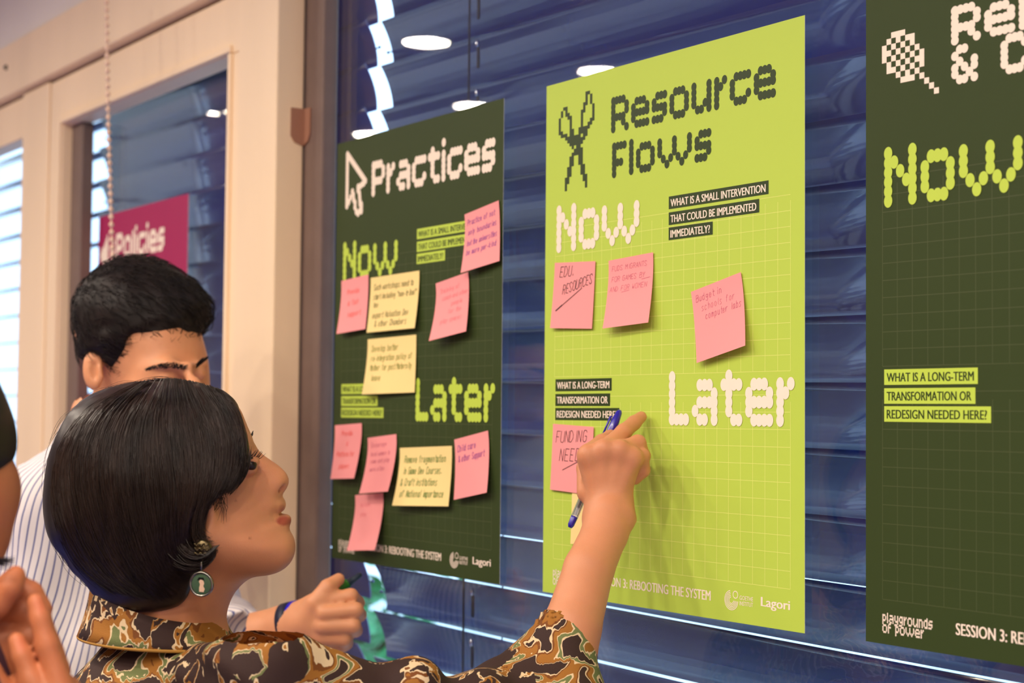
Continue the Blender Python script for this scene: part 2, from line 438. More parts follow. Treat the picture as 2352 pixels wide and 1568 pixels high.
class Flat:
    """flat print in poster millimetres (x right, z up); e: a few microns of ink thickness, so overlapping strokes never coincide"""
    def __init__(s): s.v = []; s.f = []; s.e = []; s.lv = 0
    def poly(s, pts, lv=None):
        if lv is None: lv = s.lv
        n = len(s.v); s.v += pts; s.e += [lv*1.2e-5]*len(pts); s.f.append(tuple(range(n, n+len(pts))))
    def rect(s, x0, z0, x1, z1):
        nx = max(1, int(abs(x1-x0)/16)); nz = max(1, int(abs(z1-z0)/16))     # small panels
        for i in range(nx):
            for j in range(nz):
                a, c = x0+(x1-x0)*i/nx, x0+(x1-x0)*(i+1)/nx; e, g = z0+(z1-z0)*j/nz, z0+(z1-z0)*(j+1)/nz
                s.poly([(a, e), (c, e), (c, g), (a, g)])
    def ell(s, x, z, rx, rz, n=18, lv=None): s.poly([(x+rx*math.cos(2*math.pi*i/n), z+rz*math.sin(2*math.pi*i/n)) for i in range(n)], lv)
    def line(s, pts, w, closed=False):
        for (a, c) in zip(pts, pts[1:]+([pts[0]] if closed else [])):
            dx, dz = c[0]-a[0], c[1]-a[1]; L = math.hypot(dx, dz)+1e-9; nx, nz = -dz/L*w/2, dx/L*w/2; ex, ez = dx/L*w/4, dz/L*w/4
            s.lv = (s.lv+1) % 7
            s.poly([(a[0]-nx-ex, a[1]-nz-ez), (c[0]-nx+ex, c[1]-nz+ez), (c[0]+nx+ex, c[1]+nz+ez), (a[0]+nx-ex, a[1]+nz-ez)])
    def arc(s, cx, cz, r, w, a0, a1, n=28):
        for i in range(n):
            t0 = a0+(a1-a0)*i/n; t1 = a0+(a1-a0)*(i+1)/n; p = lambda t, q: (cx+q*math.cos(t), cz+q*math.sin(t))
            s.poly([p(t0, r-w/2), p(t0, r+w/2), p(t1, r+w/2), p(t1, r-w/2)][::-1])
    def dots(s, text, x, z0, px, pz, rx, rz, square=False):
        """dot lettering; z0 is the height of row 0"""
        for ch in text:
            r0, rows = GLY[ch]; rows = rows.split(); wd = len(rows[0])
            for j, row in enumerate(rows):
                for i, q in enumerate(row):
                    if q == 'X':
                        cx, cz = x+i*px, z0-(r0+j)*pz
                        if square: s.rect(cx-rx, cz-rz, cx+rx, cz+rz)
                        else: s.ell(cx, cz, rx, rz, 18, (i+3*j) % 5)
            x += (wd+1)*px
        return x
    def bitmap(s, rows, x, z, pw, ph):
        for j, row in enumerate(rows):
            for i, q in enumerate(row):
                if q == 'X': s.rect(x+i*pw, z-(j+1)*ph, x+(i+1)*pw, z-j*ph)
    def text(s, string, x0, x1, zb, zt, bold=.5):
        """capitals fitted between x0..x1, baseline zb to top zt"""
        cu = bpy.data.curves.new('t', 'FONT'); cu.body = string; cu.size = 1; cu.resolution_u = 3
        o = bpy.data.objects.new('t', cu); COL.objects.link(o)
        me = bpy.data.meshes.new_from_object(o.evaluated_get(bpy.context.evaluated_depsgraph_get()))
        n = len(me.vertices); co = np.empty(n*3); me.vertices.foreach_get('co', co); co = co.reshape(-1, 3)
        lo, hi = co[:, 0].min(), co[:, 0].max()
        base = 0.0; top = .729
        base_i = len(s.v)
        for p in co:
            s.v.append((x0+(p[0]-lo)/(hi-lo)*(x1-x0), zb+(p[1]-base)/(top-base)*(zt-zb))); s.e.append(0)
        for pg in me.polygons: s.f.append(tuple(base_i+i for i in pg.vertices))
        k = len(s.v); n2 = len(co)                      # heavier strokes: printed twice, a hair apart
        s.v += [(x+bold, z) for x, z in s.v[base_i:k]]; s.e += [1.5e-5]*(k-base_i)
        for pg in me.polygons: s.f.append(tuple(k+i for i in pg.vertices))
        bpy.data.objects.remove(o); bpy.data.curves.remove(cu); bpy.data.meshes.remove(me)

PW, PH = 420.0, 594.0
class Poster:
    def __init__(s, ox, oz, rot, paper, label, plane=0.0):
        s.ox, s.oz, s.c, s.s, s.Y = ox, oz, math.cos(rot), math.sin(rot), plane
        s.o = empty('poster', s.w(PW/2, 0, 0), label, 'poster')
        N = 28; V = []; Fc = []; mi = []
        for k, y in enumerate((.0006, .0003)):
            for j in range(N+1):
                for i in range(N+1): V.append(s.w(PW*i/N, PH*j/N, y))
        n1 = (N+1)**2
        for j in range(N):
            for i in range(N):
                a = j*(N+1)+i; Fc.append((a, a+1, a+N+2, a+N+1)); mi.append(0)
                a += n1; Fc.append((a+N+1, a+N+2, a+1, a)); mi.append(1)
        rim = [i for i in range(N+1)]+[j*(N+1)+N for j in range(1, N+1)]+[N*(N+1)+i for i in range(N-1, -1, -1)]+[j*(N+1) for j in range(N-1, 0, -1)]
        for a, b2 in zip(rim, rim[1:]+rim[:1]): Fc.append((a, a+n1, b2+n1, b2)); mi.append(1)
        obj('paper_sheet', V, Fc, [paper, M_edge], s.o, False, mi)
    def w(s, x, z, y):
        """poster mm -> world; y metres towards the room."""
        bow = .0014
        return (s.ox+(s.c*x-s.s*z)/1000, s.Y-y-bow, s.oz+(s.s*x+s.c*z)/1000)
    def ink(s, name, fl, material, y, parent=None):
        return obj(name, [s.w(x, z, y+e) for (x, z), e in zip(fl.v, fl.e)], fl.f, material, parent or s.o)

def grid(fl, x0, x1, z0, z1, dx, dz, w=.65):
    n = int(round((x1-x0)/dx))
    for i in range(n+1): fl.rect(x0+i*dx-w/2, z0, x0+i*dx+w/2, z1)
    m_ = int(round((z1-z0)/dz)); fl.lv = 1
    for j in range(m_+1): fl.rect(x0, z0+j*dz-w/2, x1, z0+j*dz+w/2)

def goethe(fl, x, z, R):
    for k in range(5):
        r = R*(1-.165*k); fl.arc(x, z, r, R*.085, math.radians(100), math.radians(357))
    fl.arc(x+R*.62, z+R*.62, R*.36, R*.09, 0, 2*math.pi)

def layout(p, title, titl_ink, now_ink, strip_ink, strip_text, icon, gridm, q1dz=0, sparse=False):
    f = Flat(); title(f); p.ink('title_lettering', f, titl_ink, .0008)
    f = Flat(); icon(f); p.ink('icon_print', f, titl_ink, .0008)
    f = Flat(); f.dots('Now', 27, 443.5, 7.05, 8.7, 4.9, 6.1); p.ink('now_lettering', f, now_ink, .0011)
    f = Flat(); f.dots('Later', 228, 246.5, 7.25, 8.9, 5.2, 6.4); p.ink('later_lettering', f, now_ink, .0011)
    q1 = (('WHAT IS A SMALL INTERVENTION', 438.9, 371), ('THAT COULD BE IMPLEMENTED', 421.9, 358), ('IMMEDIATELY?', 405.8, 290))
    q2 = (('WHAT IS A LONG-TERM', 247.1, 126), ('TRANSFORMATION OR', 230.1, 123.4), ('REDESIGN NEEDED HERE?', 213.9, 139.6))
    for nm, qs, x0, dz, h in (('now_question', q1, 221, q1dz, 13.6), ('later_question', q2, 22, 0, 14)):
        f = Flat()
        for t_, z, x1 in qs: f.rect(x0, z+dz-h, x1, z+dz)
        o = p.ink(nm, f, strip_ink, .00075)
        f = Flat()
        for t_, z, x1 in qs: f.text(t_, x0+3, x1-4.5, z+dz-11.1, z+dz-2.75)
        p.ink('question_text', f, strip_text, .0009, o)
    f = Flat(); grid(f, 20, 401, 250, 416, 17.32, 15.6); p.ink('now_grid', f, gridm, .00068)
    f = Flat(); grid(f, 20, 401, 40, 220, 17.32, 17.0); p.ink('later_grid', f, gridm, .00068)
    f = Flat()
    x = f.dots('playgrounds', 20.5, 27.5, 1.07, 1.5, .62, .85, True); f.dots('of power', 20.5, 18.5, 1.07, 1.5, .62, .85, True)
    p.ink('project_lettering', f, M_ink_cream, .0008)
    f = Flat(); f.text('SESSION 3: REBOOTING THE SYSTEM', 102, 288, 18, 28.5, .6); p.ink('session_text', f, M_ink_cream, .0008)
    f = Flat(); goethe(f, 319, 21.5, 9.6); f.text('GOETHE', 331, 350, 23.2, 27.6, .1); f.text('INSTITUT', 331, 350, 17.6, 22, .1); p.ink('institute_logo', f, M_ink_cream, .0008)
    f = Flat(); f.text('Lagori', 361, 400, 20, 29.5, .9); p.ink('partner_lettering', f, M_ink_cream, .0008)

def scissors(f):
    rows = ['............XX..',
            '............X.X.',
            '............X.X.',
            '..XX.......XX.X.',
            '.X.X.......X...X',
            '.X.XX.....XX...X',
            'X...XX....X....X',
            'X....X....X....X',
            'X....X....X...XX',
            'X....X....X..XX.',
            'XX...XX..XXXXX..',
            '.XXX.XX..XXXX...',
            '...XXXXXXX.XX...',
            '....XXXXXXXX....',
            '.....XXXXXX.....',
            '......X.XX......',
            '.......XXXX.....',
            '......XXXXX.....',
            '.....XX..XX.....',
            '.....XX..XX.....',
            '.....XX..XX.....',
            '....XX....XX....',
            '....XX....XX....',
            '....XX....XX....',
            '...XX......XX...',
            '...XX......XX...',
            '...X........X...',
            '...X........X...']
    f.bitmap(rows, 24.5, 575.5, 4.22, 3.95)
def cursor(f):
    pts = []
    n = 15
    for i in range(n+1): pts.append((30.5, 575-74*i/n))                          # left edge
    for i in range(n+1): pts.append((30.5+i*52/n, 575-i*44/n))                   # slanting edge
    pts += [(78, 528), (73, 527), (68, 525), (62, 525), (62, 520)]
    for i in range(4): pts += [(66+.8*i, 515-5*i)]
    for i in range(4): pts += [(72, 499-4*i*.8)]
    pts += [(67, 490), (63, 487), (58, 490), (54, 497), (54, 503), (50, 508), (49, 515), (46, 520), (41, 512), (36, 506)]
    for k, (x, z) in enumerate(pts): f.ell(x, z, 4.3, 4.8, 14, k % 7)
def racket(f):
    rows = ['..XXX........',
            '.X.X.XX......',
            'X.X.X.X......',
            'XX.X.X.X.....',
            'X.X.X.X.X....',
            '.X.X.X.XX....',
            '.XX.X.X.X....',
            '...X.X.X.....',
            '....XXX.X....',
            '.........X...',
            '..........X..',
            '...........X.']
    f.bitmap(rows, 19.5, 554, 5.45, 5.35)
def megaphone(f):
    rows = ['.....X.....', '....XX...X.', '...XXX....X', '.XXXXX.X...', 'XXXXXX..X.X', 'XXXXXX..X.X', '.XXXXX.X...', '...XXX....X', '....XX...X.', '.....X.....', '..XX.......']
    f.bitmap(rows, 12, 556, 6.5, 7.5)

P_lime = Poster(0.0, 1.28, 0.0, M_lime, 'lime green poster headed Resource Flows taped to the window')
def t_lime(f):
    f.dots('Resource', 126, 556.5, 5.84, 6.3, 4.0, 4.7); f.dots('Flows', 128, 505, 5.98, 6.15, 4.0, 4.7)
layout(P_lime, t_lime, M_ink_dark, M_ink_cream, M_ink_dark, M_ink_cream, scissors, M_grid_lime)
P_prac = Poster(-.508, 1.2803, 0.0, M_green, 'dark green poster headed Practices with ten sticky notes on it')
layout(P_prac, lambda f: f.dots('Practices', 104.5, 550, 6.66, 7.6, 4.9, 5.9), M_ink_cream, M_ink_lime, M_ink_lime, M_ink_dark, cursor, M_grid_dark, q1dz=11.5)
P_rel = Poster(.4966, 1.2819, -.0027, M_green, 'dark green poster cut off by the right edge of the picture, racket icon')
def t_rel(f):
    f.dots('Relations', 102.5, 559.5, 5.9, 5.3, 4.2, 4.1); f.dots('& Community', 102.5, 524.5, 5.2, 5.3, 4.0, 4.1)
layout(P_rel, t_rel, M_ink_cream, M_ink_lime, M_ink_lime, M_ink_dark, racket, M_grid_dark)
P_pol = Poster(at(230, 497)[0], at(425, 447)[2]-PH/1000, 0.0, M_mag, 'magenta poster headed Policies above the man with short dark hair')
layout(P_pol, lambda f: f.dots('Policies', 96, 548, 6.6, 7.6, 5.1, 6.0), M_ink_cream, M_ink_cream, M_ink_cream, M_ink_dark, megaphone, mat('grid_ink_magenta', lin((190, 70, 115)), .5))

# ------------------------------------------------------------------ stroke lettering for handwriting
STK = {}
for line in '''A 00 26 40|12 32;B 00 06 36 45 34 03|34 42 41 30 00;C 45 36 16 05 01 10 30 41;D 00 06 26 44 42 20 00;E 46 06 00 40|03 33;F 46 06 00|03 33;G 45 36 16 05 01 10 30 41 43 23;H 00 06|40 46|03 43;I 20 26;J 46 41 30 10 01;K 00 06|46 03 40;L 06 00 40;M 00 06 23 46 40;N 00 06 40 46;O 10 01 05 16 36 45 41 30 10;P 00 06 36 45 44 33 03;Q 10 01 05 16 36 45 41 30 10|22 40;R 00 06 36 45 44 33 03|23 40;S 45 36 16 05 04 32 41 30 10 01;T 06 46|26 20;U 06 01 10 30 41 46;V 06 20 46;W 06 10 23 30 46;X 00 46|06 40;Y 06 23 46|23 20;Z 06 46 00 40;a 34 14 03 01 10 20 33|34 31 40;b 06 00|03 14 24 33 31 20 00;c 33 24 14 03 01 10 20 31;d 33 24 14 03 01 10 20 31|36 30;e 02 32 33 24 14 03 01 10 20 31;f 35 26 15 10|04 24;g 33 14 03 02 11 32|34 3a 2b 0a;h 06 00|03 14 24 33 30;i 14 10|16 15;j 24 2a 1b|26 25;k 06 00|34 02 30;l 16 11 20;m 00 04|03 14 20|23 34 40;n 04 00|03 14 24 33 30;o 10 01 03 14 24 33 31 20 10;p 04 0b|03 14 24 33 31 20 00;q 34 14 03 01 10 20 31|34 3b;r 04 00|02 14 34;s 34 14 03 31 20 00;t 16 11 20 30|04 34;u 04 01 10 20 31 34|31 30;v 04 10 34;w 04 00 22 30 44;x 04 30|34 00;y 04 11|34 0b;z 04 34 00 30;. 10 11;- 02 32;& 40 04 05 16 25 24 01 10 20 42;, 11 0a;" 16 14|36 34'''.split(';'):
    k, body = line.split(' ', 1)
    dg = lambda ch: -1 if ch == 'a' else (-2 if ch == 'b' else int(ch))
    STK[k] = [[(int(q[0]), dg(q[1])) for q in part.split()] for part in body.split('|')]

def script(fl, string, x, z, h, w, wd, slant=.15, rise=0.0, jit=.25):
    """handwritten line: letter height h (6 units), letter advance w"""
    x0 = x
    for ch in string:
        if ch != ' ':
            u = w*.17; q = h/6
            for stq in STK.get(ch, STK['-']):
                pts = [(x+a*u+b_*q*slant+random.uniform(-jit, jit)*.5, z+b_*q+(x-x0)*rise+random.uniform(-jit, jit)*.5) for a, b_ in stq]
                if len(pts) > 1: fl.line(pts, wd)
            adv = w*(.62 if ch in 'ijlIt.,' else 1.0)
        else: adv = w*.8
        x += adv*random.uniform(.92, 1.08)
    return x

M_pink = mat('pink_note_paper', lin((255, 164, 164)), .65, spec=.2)
M_yell = mat('yellow_note_paper', lin((255, 230, 156)), .65, spec=.2)
INK = {k: mat(k+'_pen_ink', lin(v), .5) for k, v in dict(black=(48, 30, 34), purple=(150, 60, 150), red=(250, 95, 88), olive=(122, 132, 22), green=(70, 125, 40), brown=(96, 92, 20), mauve=(205, 105, 130), faint=(238, 128, 138)).items()}

def note(poster, quad, wd, material, lines, label, inkname, hand=None, group=None):
    """quad: seen corners TL, TR, BR, BL in poster mm, from which tilt and curl follow"""
    TL, TR, BR, BL = [np.array(q, float) for q in quad]
    a = math.atan2(TR[1]-TL[1], TR[0]-TL[0])
    c, s_ = math.cos(a), math.sin(a); hgt = 76.2
    cen = (TL+TR)/2
    e1 = np.array([c, s_]); e2 = np.array([s_, -c])
    eBL = cen-e1*wd/2+e2*hgt; eBR = cen+e1*wd/2+e2*hgt
    lBL = min(max((eBL[0]-BL[0])/1.417, 1.5), 16); lBR = min(max((eBR[0]-BR[0])/1.417, 1.5), 16)
    lift = lambda u, v: ((1-u)*lBL+u*lBR)*max(0, v-.12)**1.55/(.88**1.55)
    def P(u, v, extra=0):   # u 0..1 left-right, v 0..1 top-down
        q = cen+e1*(u-.5)*wd+e2*v*hgt
        return poster.w(q[0], q[1], .0022+lift(u, v)/1000+extra)
    N = 18; V = []; Fc = []
    for ex in (.0003, 0):
        for j in range(N+1):
            for i in range(N+1): V.append(P(i/N, j/N, ex))
    n1 = (N+1)**2
    for j in range(N):
        for i in range(N):
            q = j*(N+1)+i; Fc.append((q+N+1, q+N+2, q+1, q)); q += n1; Fc.append((q, q+1, q+N+2, q+N+1))
    rim = [i for i in range(N+1)]+[j*(N+1)+N for j in range(1, N+1)]+[N*(N+1)+i for i in range(N-1, -1, -1)]+[j*(N+1) for j in range(N-1, 0, -1)]
    for q, r_ in zip(rim, rim[1:]+rim[:1]): Fc.append((q, r_, r_+n1, q+n1))
    root = empty('sticky_note', P(.5, 0), label, 'sticky note', group)
    obj('note_sheet', V, Fc, material, root)
    fl = Flat(); random.seed(hash(len(label))+len(lines))
    for L in lines:
        if L[0] == '_': fl.line(L[1], L[2])
        else:
            txt, x, z, h, w, pen = L[:6]; rise = L[6] if len(L) > 6 else 0
            script(fl, txt, x, z, h, w, pen, rise=rise)
    if fl.f:
        # fl is in note mm with origin at top left, z negative downwards
        obj('handwriting', [P(x/wd, -z/hgt, .0005+e) for (x, z), e in zip(fl.v, fl.e)], fl.f, INK[inkname], root)
    return root

GP = 'sticky notes on the Practices poster'; GL = 'sticky notes on the lime poster'
note(P_prac, [(21.1, 394.3), (96.2, 398.5), (92.1, 323.5), (11.8, 319.2)], 76.2, M_pink,
     [('Provide', 18, -22, 7, 5.2, .9), ('a fair', 22, -38, 8, 6, .9), ('support', 24, -54, 7, 5.5, .9)], 'pink sticky note under the word Now at the left edge of the Practices poster', 'red', group=GP)
note(P_prac, [(102.3, 393.2), (231.9, 394.5), (221.6, 318.9), (95.9, 315.5)], 127, M_yell,
     [('Such workshops need to', 10, -18, 8, 5.0, .9), ('start including "non-tribal"', 10, -31, 7.5, 4.6, .9), ('too', 12, -42, 7, 5, .9), ('expert Valuation Dev', 12, -57, 8, 5.2, .9), ('& other Chambers', 20, -69, 8, 5.6, .9)],
     'upper of two yellow sticky notes stacked on the Practices poster, five handwritten lines', 'brown', group=GP)
note(P_prac, [(96.1, 308.2), (226.1, 310.1), (222.4, 232.5), (86.1, 231.0)], 127, M_yell,
     [('Develop better', 12, -18, 8.5, 5.6, .9), ('re-integration policy of', 12, -31, 8, 5.0, .9), ('Mother for post Maternity', 12, -44, 8, 4.7, .9), ('leave', 18, -58, 8, 5.5, .9)],
     'lower of two yellow sticky notes stacked on the Practices poster, covering the Later line', 'olive', group=GP)
note(P_prac, [(270.7, 374.7), (347.8, 384.7), (344.1, 315.0), (258.4, 303.2)], 76.2, M_pink,
     [('Training of', 10, -16, 6, 4.6, .6), ('coach and other', 16, -26, 6, 4.2, .6), ('people', 38, -36, 6, 4.5, .6), ('for the', 32, -46, 6, 4.5, .6), ('play spaces', 18, -57, 6, 4.5, .6)],
     'pink sticky note hanging just below another pink one right of the upper yellow note', 'faint', group=GP)
note(P_prac, [(336.6, 458.0), (413.7, 468.2), (415.8, 393.9), (330.9, 385.9)], 76.2, M_pink,
     [('Practice of not', 6, -16, 7, 4.6, .9), ('only boundaries', 8, -29, 7, 4.4, .9), ('but the universities', 7, -43, 7, 3.7, .9), ('be more per-kind', 7, -55, 7, 4.2, .9)],
     'highest pink sticky note with purple writing at the right edge of the Practices poster', 'purple', group=GP)
note(P_prac, [(6.6, 188.5), (84.7, 192.3), (68.6, 115.1), (-0.1, 111.3)], 76.2, M_pink,
     [('Provide', 20, -16, 7, 5, .9), ('a', 36, -30, 7, 5, .9), ('Platform for', 10, -45, 7, 4.8, .9), ('players', 22, -62, 7, 5, .9)], 'pink sticky note at far left under the covered Later question on the Practices poster', 'red', group=GP)
note(P_prac, [(99.6, 172.0), (178.3, 178.5), (155.1, 102.4), (72.7, 96.5)], 76.2, M_pink,
     [('Encourage', 10, -14, 6, 4.6, .6), ('local women to', 10, -26, 6, 4.2, .6), ('come and play', 12, -36, 6, 4.2, .6), ('more often', 14, -47, 6, 4.2, .6)], 'tilted pink sticky note left of the lowest yellow note on the Practices poster', 'mauve', group=GP)
note(P_prac, [(183.2, 160.0), (317.0, 165.5), (307.4, 87.9), (171.5, 82.7)], 127, M_yell,
     [('Remove fragmentation', 13, -20, 9, 5.4, 1.0), ('in Game Dev Courses.', 13, -35, 9, 5.0, 1.0), ('& Craft institutions', 10, -50, 9, 5.3, 1.0), ('of National importance', 13, -65, 9, 5.2, 1.0)],
     'lowest yellow sticky note with green writing on the Practices poster', 'green', group=GP)
note(P_prac, [(318.8, 173.3), (394.8, 185.8), (393.2, 110.4), (320.3, 96.8)], 76.2, M_pink,
     [('Child care', 6, -17, 8, 4.6, .9), ('& other Support', 8, -30, 8, 4.2, .9)], 'pink sticky note with two purple lines right of the lowest yellow note', 'purple', group=GP)
note(P_prac, [(68.0, 92.0), (144.9, 98.5), (127.0, 23.1), (50.4, 15.2)], 76.2, M_pink,
     [('Include', 14, -17, 6, 4.6, .5), ('play', 18, -30, 6, 4.6, .5)], 'lowest pink sticky note covering the footer of the Practices poster', 'faint', group=GP)
note(P_lime, [(20.8, 382.8), (97.8, 379.1), (93.0, 303.6), (12.5, 307.3)], 76.2, M_pink,
     [('EDU.', 11, -17, 12, 8.2, .8, .06), ('RESOURCES', 18, -37, 11, 6.2, .8, .24), ('_', [(8, -56), (54, -30)], .9), ('_', [(8, -56), (19, -49.5)], 1.7)], 'pink sticky note reading EDU. RESOURCES on the lime poster', 'black', group=GL)
note(P_lime, [(122.0, 377.8), (196.7, 381.1), (187.8, 308.7), (109.5, 304.8)], 76.2, M_pink,
     [('FUDS MIGRANTS', 6, -13, 5.5, 5.0, .45), ('FOR GAMES BY', 6, -25, 5.5, 5.2, .5), ('AND FOR WOMEN', 4, -36, 5.5, 5.0, .45), ('_', [(58, -27), (72, -26)], .5), ('_', [(25, -38), (38, -37)], .5)], 'pink sticky note with three fine lines of capitals in the middle of the lime poster', 'mauve', group=GL)
note(P_lime, [(259.8, 335.0), (332.3, 350.1), (336.9, 278.0), (266.2, 262.2)], 76.2, M_pink,
     [('Budget in', 6, -13, 7, 5.2, .5), ('schools for', 13, -24, 7, 5, .4), ('computer labs', 18, -34, 7, 4.6, .5)], 'pink sticky note set askew alone at the right of the lime poster', 'mauve', group=GL)
note(P_lime, [(20.6, 195.5), (95.7, 192.7), (93.3, 117.6), (15.7, 119.1)], 76.2, M_pink,
     [('FUNDING', 7, -21, 13, 9.0, .75, .07), ('NEEDS', 15, -42, 14, 9.5, .8, .07), ('_', [(22, -52), (52, -40)], .9)], 'pink sticky note reading FUNDING partly behind the pointing hand', 'black', group=GL)
note(P_lime, [(57.8, 135.8), (134.0, 134.8), (132, 59.2), (57.7, 60.2)], 76.2, M_yell,
     [('Support', 28, -24, 7, 5, .5)], 'pale yellow sticky note mostly hidden behind the pointing hand', 'brown', group=GL)
# ------------------------------------------------------------------ implicit surfaces for figures (metric, x right, y up, z depth from the lens)
class G:
    def __init__(s, lo, hi, h):
        s.lo = np.array(lo, np.float32); s.h = h
        n = np.ceil((np.array(hi)-np.array(lo))/h).astype(int)+1; s.n = n
        s.x, s.y, s.z = [(lo[i]+h*np.arange(n[i])).astype(np.float32) for i in range(3)]
        s.X = s.x[:, None, None]; s.Y = s.y[None, :, None]; s.Z = s.z[None, None, :]
    def noise(s, cells, seed=0, amp=1.0):
        """smooth random field"""
        rg = np.random.default_rng(seed); n = [max(4, int(math.ceil(q))+4) for q in (s.n*s.h/cells)]
        a = rg.standard_normal(n).astype(np.float32)
        for ax, (cnt) in enumerate(s.n):
            t = np.arange(cnt)*s.h/(cells if not hasattr(cells, '__len__') else cells[ax])+.5
            i = np.clip(t.astype(int), 0, a.shape[ax]-2); f_ = (t-i).astype(np.float32); f_ = f_*f_*(3-2*f_)
            sh = [1, 1, 1]; sh[ax] = len(f_); f_ = f_.reshape(sh)
            a = np.take(a, i, ax)*(1-f_)+np.take(a, i+1, ax)*f_
        return a*amp

def cone(g, a, b_, ra, rb):
    a = np.asarray(a, np.float32); d = np.asarray(b_, np.float32)-a; L = float((d*d).sum())+1e-12
    t = np.clip(((g.X-a[0])*d[0]+(g.Y-a[1])*d[1]+(g.Z-a[2])*d[2])/L, 0, 1)
    return np.sqrt((g.X-a[0]-t*d[0])**2+(g.Y-a[1]-t*d[1])**2+(g.Z-a[2]-t*d[2])**2)-(ra+(rb-ra)*t)
def chain(g, pts, rs, k=.003):
    o = None
    for p, q, r0, r1 in zip(pts, pts[1:], rs, rs[1:]):
        c_ = cone(g, p, q, r0, r1); o = c_ if o is None else smin(o, c_, k)
    return o
def ell(g, c, r, rot=0.0, tilt=0.0):
    """ellipsoid; rot turns in the picture plane, tilt about the vertical"""
    x = g.X-c[0]; y = g.Y-c[1]; z = g.Z-c[2]
    if tilt: ct, s_ = math.cos(tilt), math.sin(tilt); x, z = ct*x+s_*z, -s_*x+ct*z
    if rot: cr, sr = math.cos(rot), math.sin(rot); x, y = cr*x+sr*y, -sr*x+cr*y
    k0 = np.sqrt((x/r[0])**2+(y/r[1])**2+(z/r[2])**2); k1 = np.sqrt((x/r[0]**2)**2+(y/r[1]**2)**2+(z/r[2]**2)**2)+1e-9
    return k0*(k0-1)/k1
def smin(a, b_, k):
    h = np.clip(.5+.5*(b_-a)/k, 0, 1); return b_*(1-h)+a*h-k*h*(1-h)
def smax(a, b_, k): return -smin(-a, -b_, k)

def poly_sd(poly, U, V):
    """signed distance to a closed polygon, positive inside"""
    P = np.asarray(poly, np.float32); d = np.full(U.shape, 1e9, np.float32); ins = np.zeros(U.shape, bool)
    for (x0, y0), (x1, y1) in zip(P, np.roll(P, -1, 0)):
        ex, ey = x1-x0, y1-y0; wx, wy = U-x0, V-y0
        t = np.clip((wx*ex+wy*ey)/(ex*ex+ey*ey+1e-12), 0, 1)
        d = np.minimum(d, (wx-ex*t)**2+(wy-ey*t)**2)
        cnd = ((y0 <= V) != (y1 <= V)) & (U < (x1-x0)*(V-y0)/(y1-y0+1e-12)+x0)
        ins ^= cnd
    d = np.sqrt(d); return np.where(ins, d, -d)

def smooth_poly(px, n=6):
    """rounds a hand drawn outline with a closed spline"""
    P = np.asarray(px, float); out = []
    for i in range(len(P)):
        p0, p1, p2, p3 = P[i-1], P[i], P[(i+1) % len(P)], P[(i+2) % len(P)]
        for j in range(n):
            t = j/n; out.append(.5*((2*p1)+(-p0+p2)*t+(2*p0-5*p1+4*p2-p3)*t*t+(-p0+3*p1-3*p2+p3)*t**3))
    return np.array(out)

def inflate(g, px, D, Wd, R, blur=2, k=None, zoff=0.0):
    """rounded solid whose outline in the plane at depth D is the given outline"""
    P = smooth_poly(px); q = np.array([C(x, y, D)[:2] for x, y in P])
    U, V = np.meshgrid(g.x, g.y, indexing='ij')
    d = poly_sd(q, U, V)
    for _ in range(blur):
        e = np.pad(d, 1, mode='edge'); d = (e[:-2, 1:-1]+e[2:, 1:-1]+e[1:-1, :-2]+e[1:-1, 2:]+4*e[1:-1, 1:-1])/8
    a = np.clip(1-d/R, 0, None)[:, :, None]
    zz = (g.z-D-zoff)[None, None, :]/Wd
    return (np.sqrt(a*a+zz*zz)-1)*min(Wd, R)

def mask_px(g, px, far=None):
    """signed distance (metres, negative inside) to the cone of sight lines through an outline"""
    U = g.X/g.Z*FPX+IMW/2+0*g.Y; V = IMH/2-g.Y/g.Z*FPX+0*g.X
    return (-poly_sd(smooth_poly(px, 4), U.astype(np.float32), V.astype(np.float32))*(g.Z/FPX)).astype(np.float32)

def surface(g, F):
    """surface nets"""
    s = F < 0; nx, ny, nz = F.shape
    cs = [(i, j, k) for i in (0, 1) for j in (0, 1) for k in (0, 1)]
    sub = lambda A, i, j, k: A[i:nx-1+i, j:ny-1+j, k:nz-1+k]
    tot = sum(sub(s, *c_).astype(np.int8) for c_ in cs); act = (tot > 0) & (tot < 8)
    idx = np.full(act.shape, -1, np.int64); I = np.argwhere(act); idx[act] = np.arange(len(I))
    acc = np.zeros((len(I), 3)); cnt = np.zeros(len(I))
    vals = {c_: F[I[:, 0]+c_[0], I[:, 1]+c_[1], I[:, 2]+c_[2]].astype(float) for c_ in cs}
    for a in cs:
        for ax in range(3):
            if a[ax] == 0:
                b_ = list(a); b_[ax] = 1; b_ = tuple(b_); fa, fb = vals[a], vals[b_]; m_ = (fa < 0) != (fb < 0)
                t = np.where(m_, fa/(fa-fb+1e-20), 0); p = np.array(a, float)[None]+0*acc; p[:, ax] += t
                acc += np.where(m_[:, None], p, 0); cnt += m_
    V = (I+acc/cnt[:, None])*g.h+g.lo
    Q = []
    for ax in range(3):
        o1, o2 = [q for q in range(3) if q != ax]
        sl0 = [slice(1, -1)]*3; sl1 = [slice(1, -1)]*3; sl0[ax] = slice(0, -1); sl1[ax] = slice(1, None)
        A = s[tuple(sl0)]; B = s[tuple(sl1)]; E = np.argwhere(A != B)
        if not len(E): continue
        flip = A[tuple(E.T)]
        E = E+np.array([0 if q == ax else 1 for q in range(3)])
        def cell(d1, d2):
            e = E.copy(); e[:, o1] += d1; e[:, o2] += d2; return idx[tuple(e.T)]
        q = np.stack([cell(-1, -1), cell(0, -1), cell(0, 0), cell(-1, 0)], 1)
        if ax == 1: flip = ~flip
        q[flip] = q[flip][:, ::-1]; Q.append(q)
    return V, np.concatenate(Q)[:, ::-1]

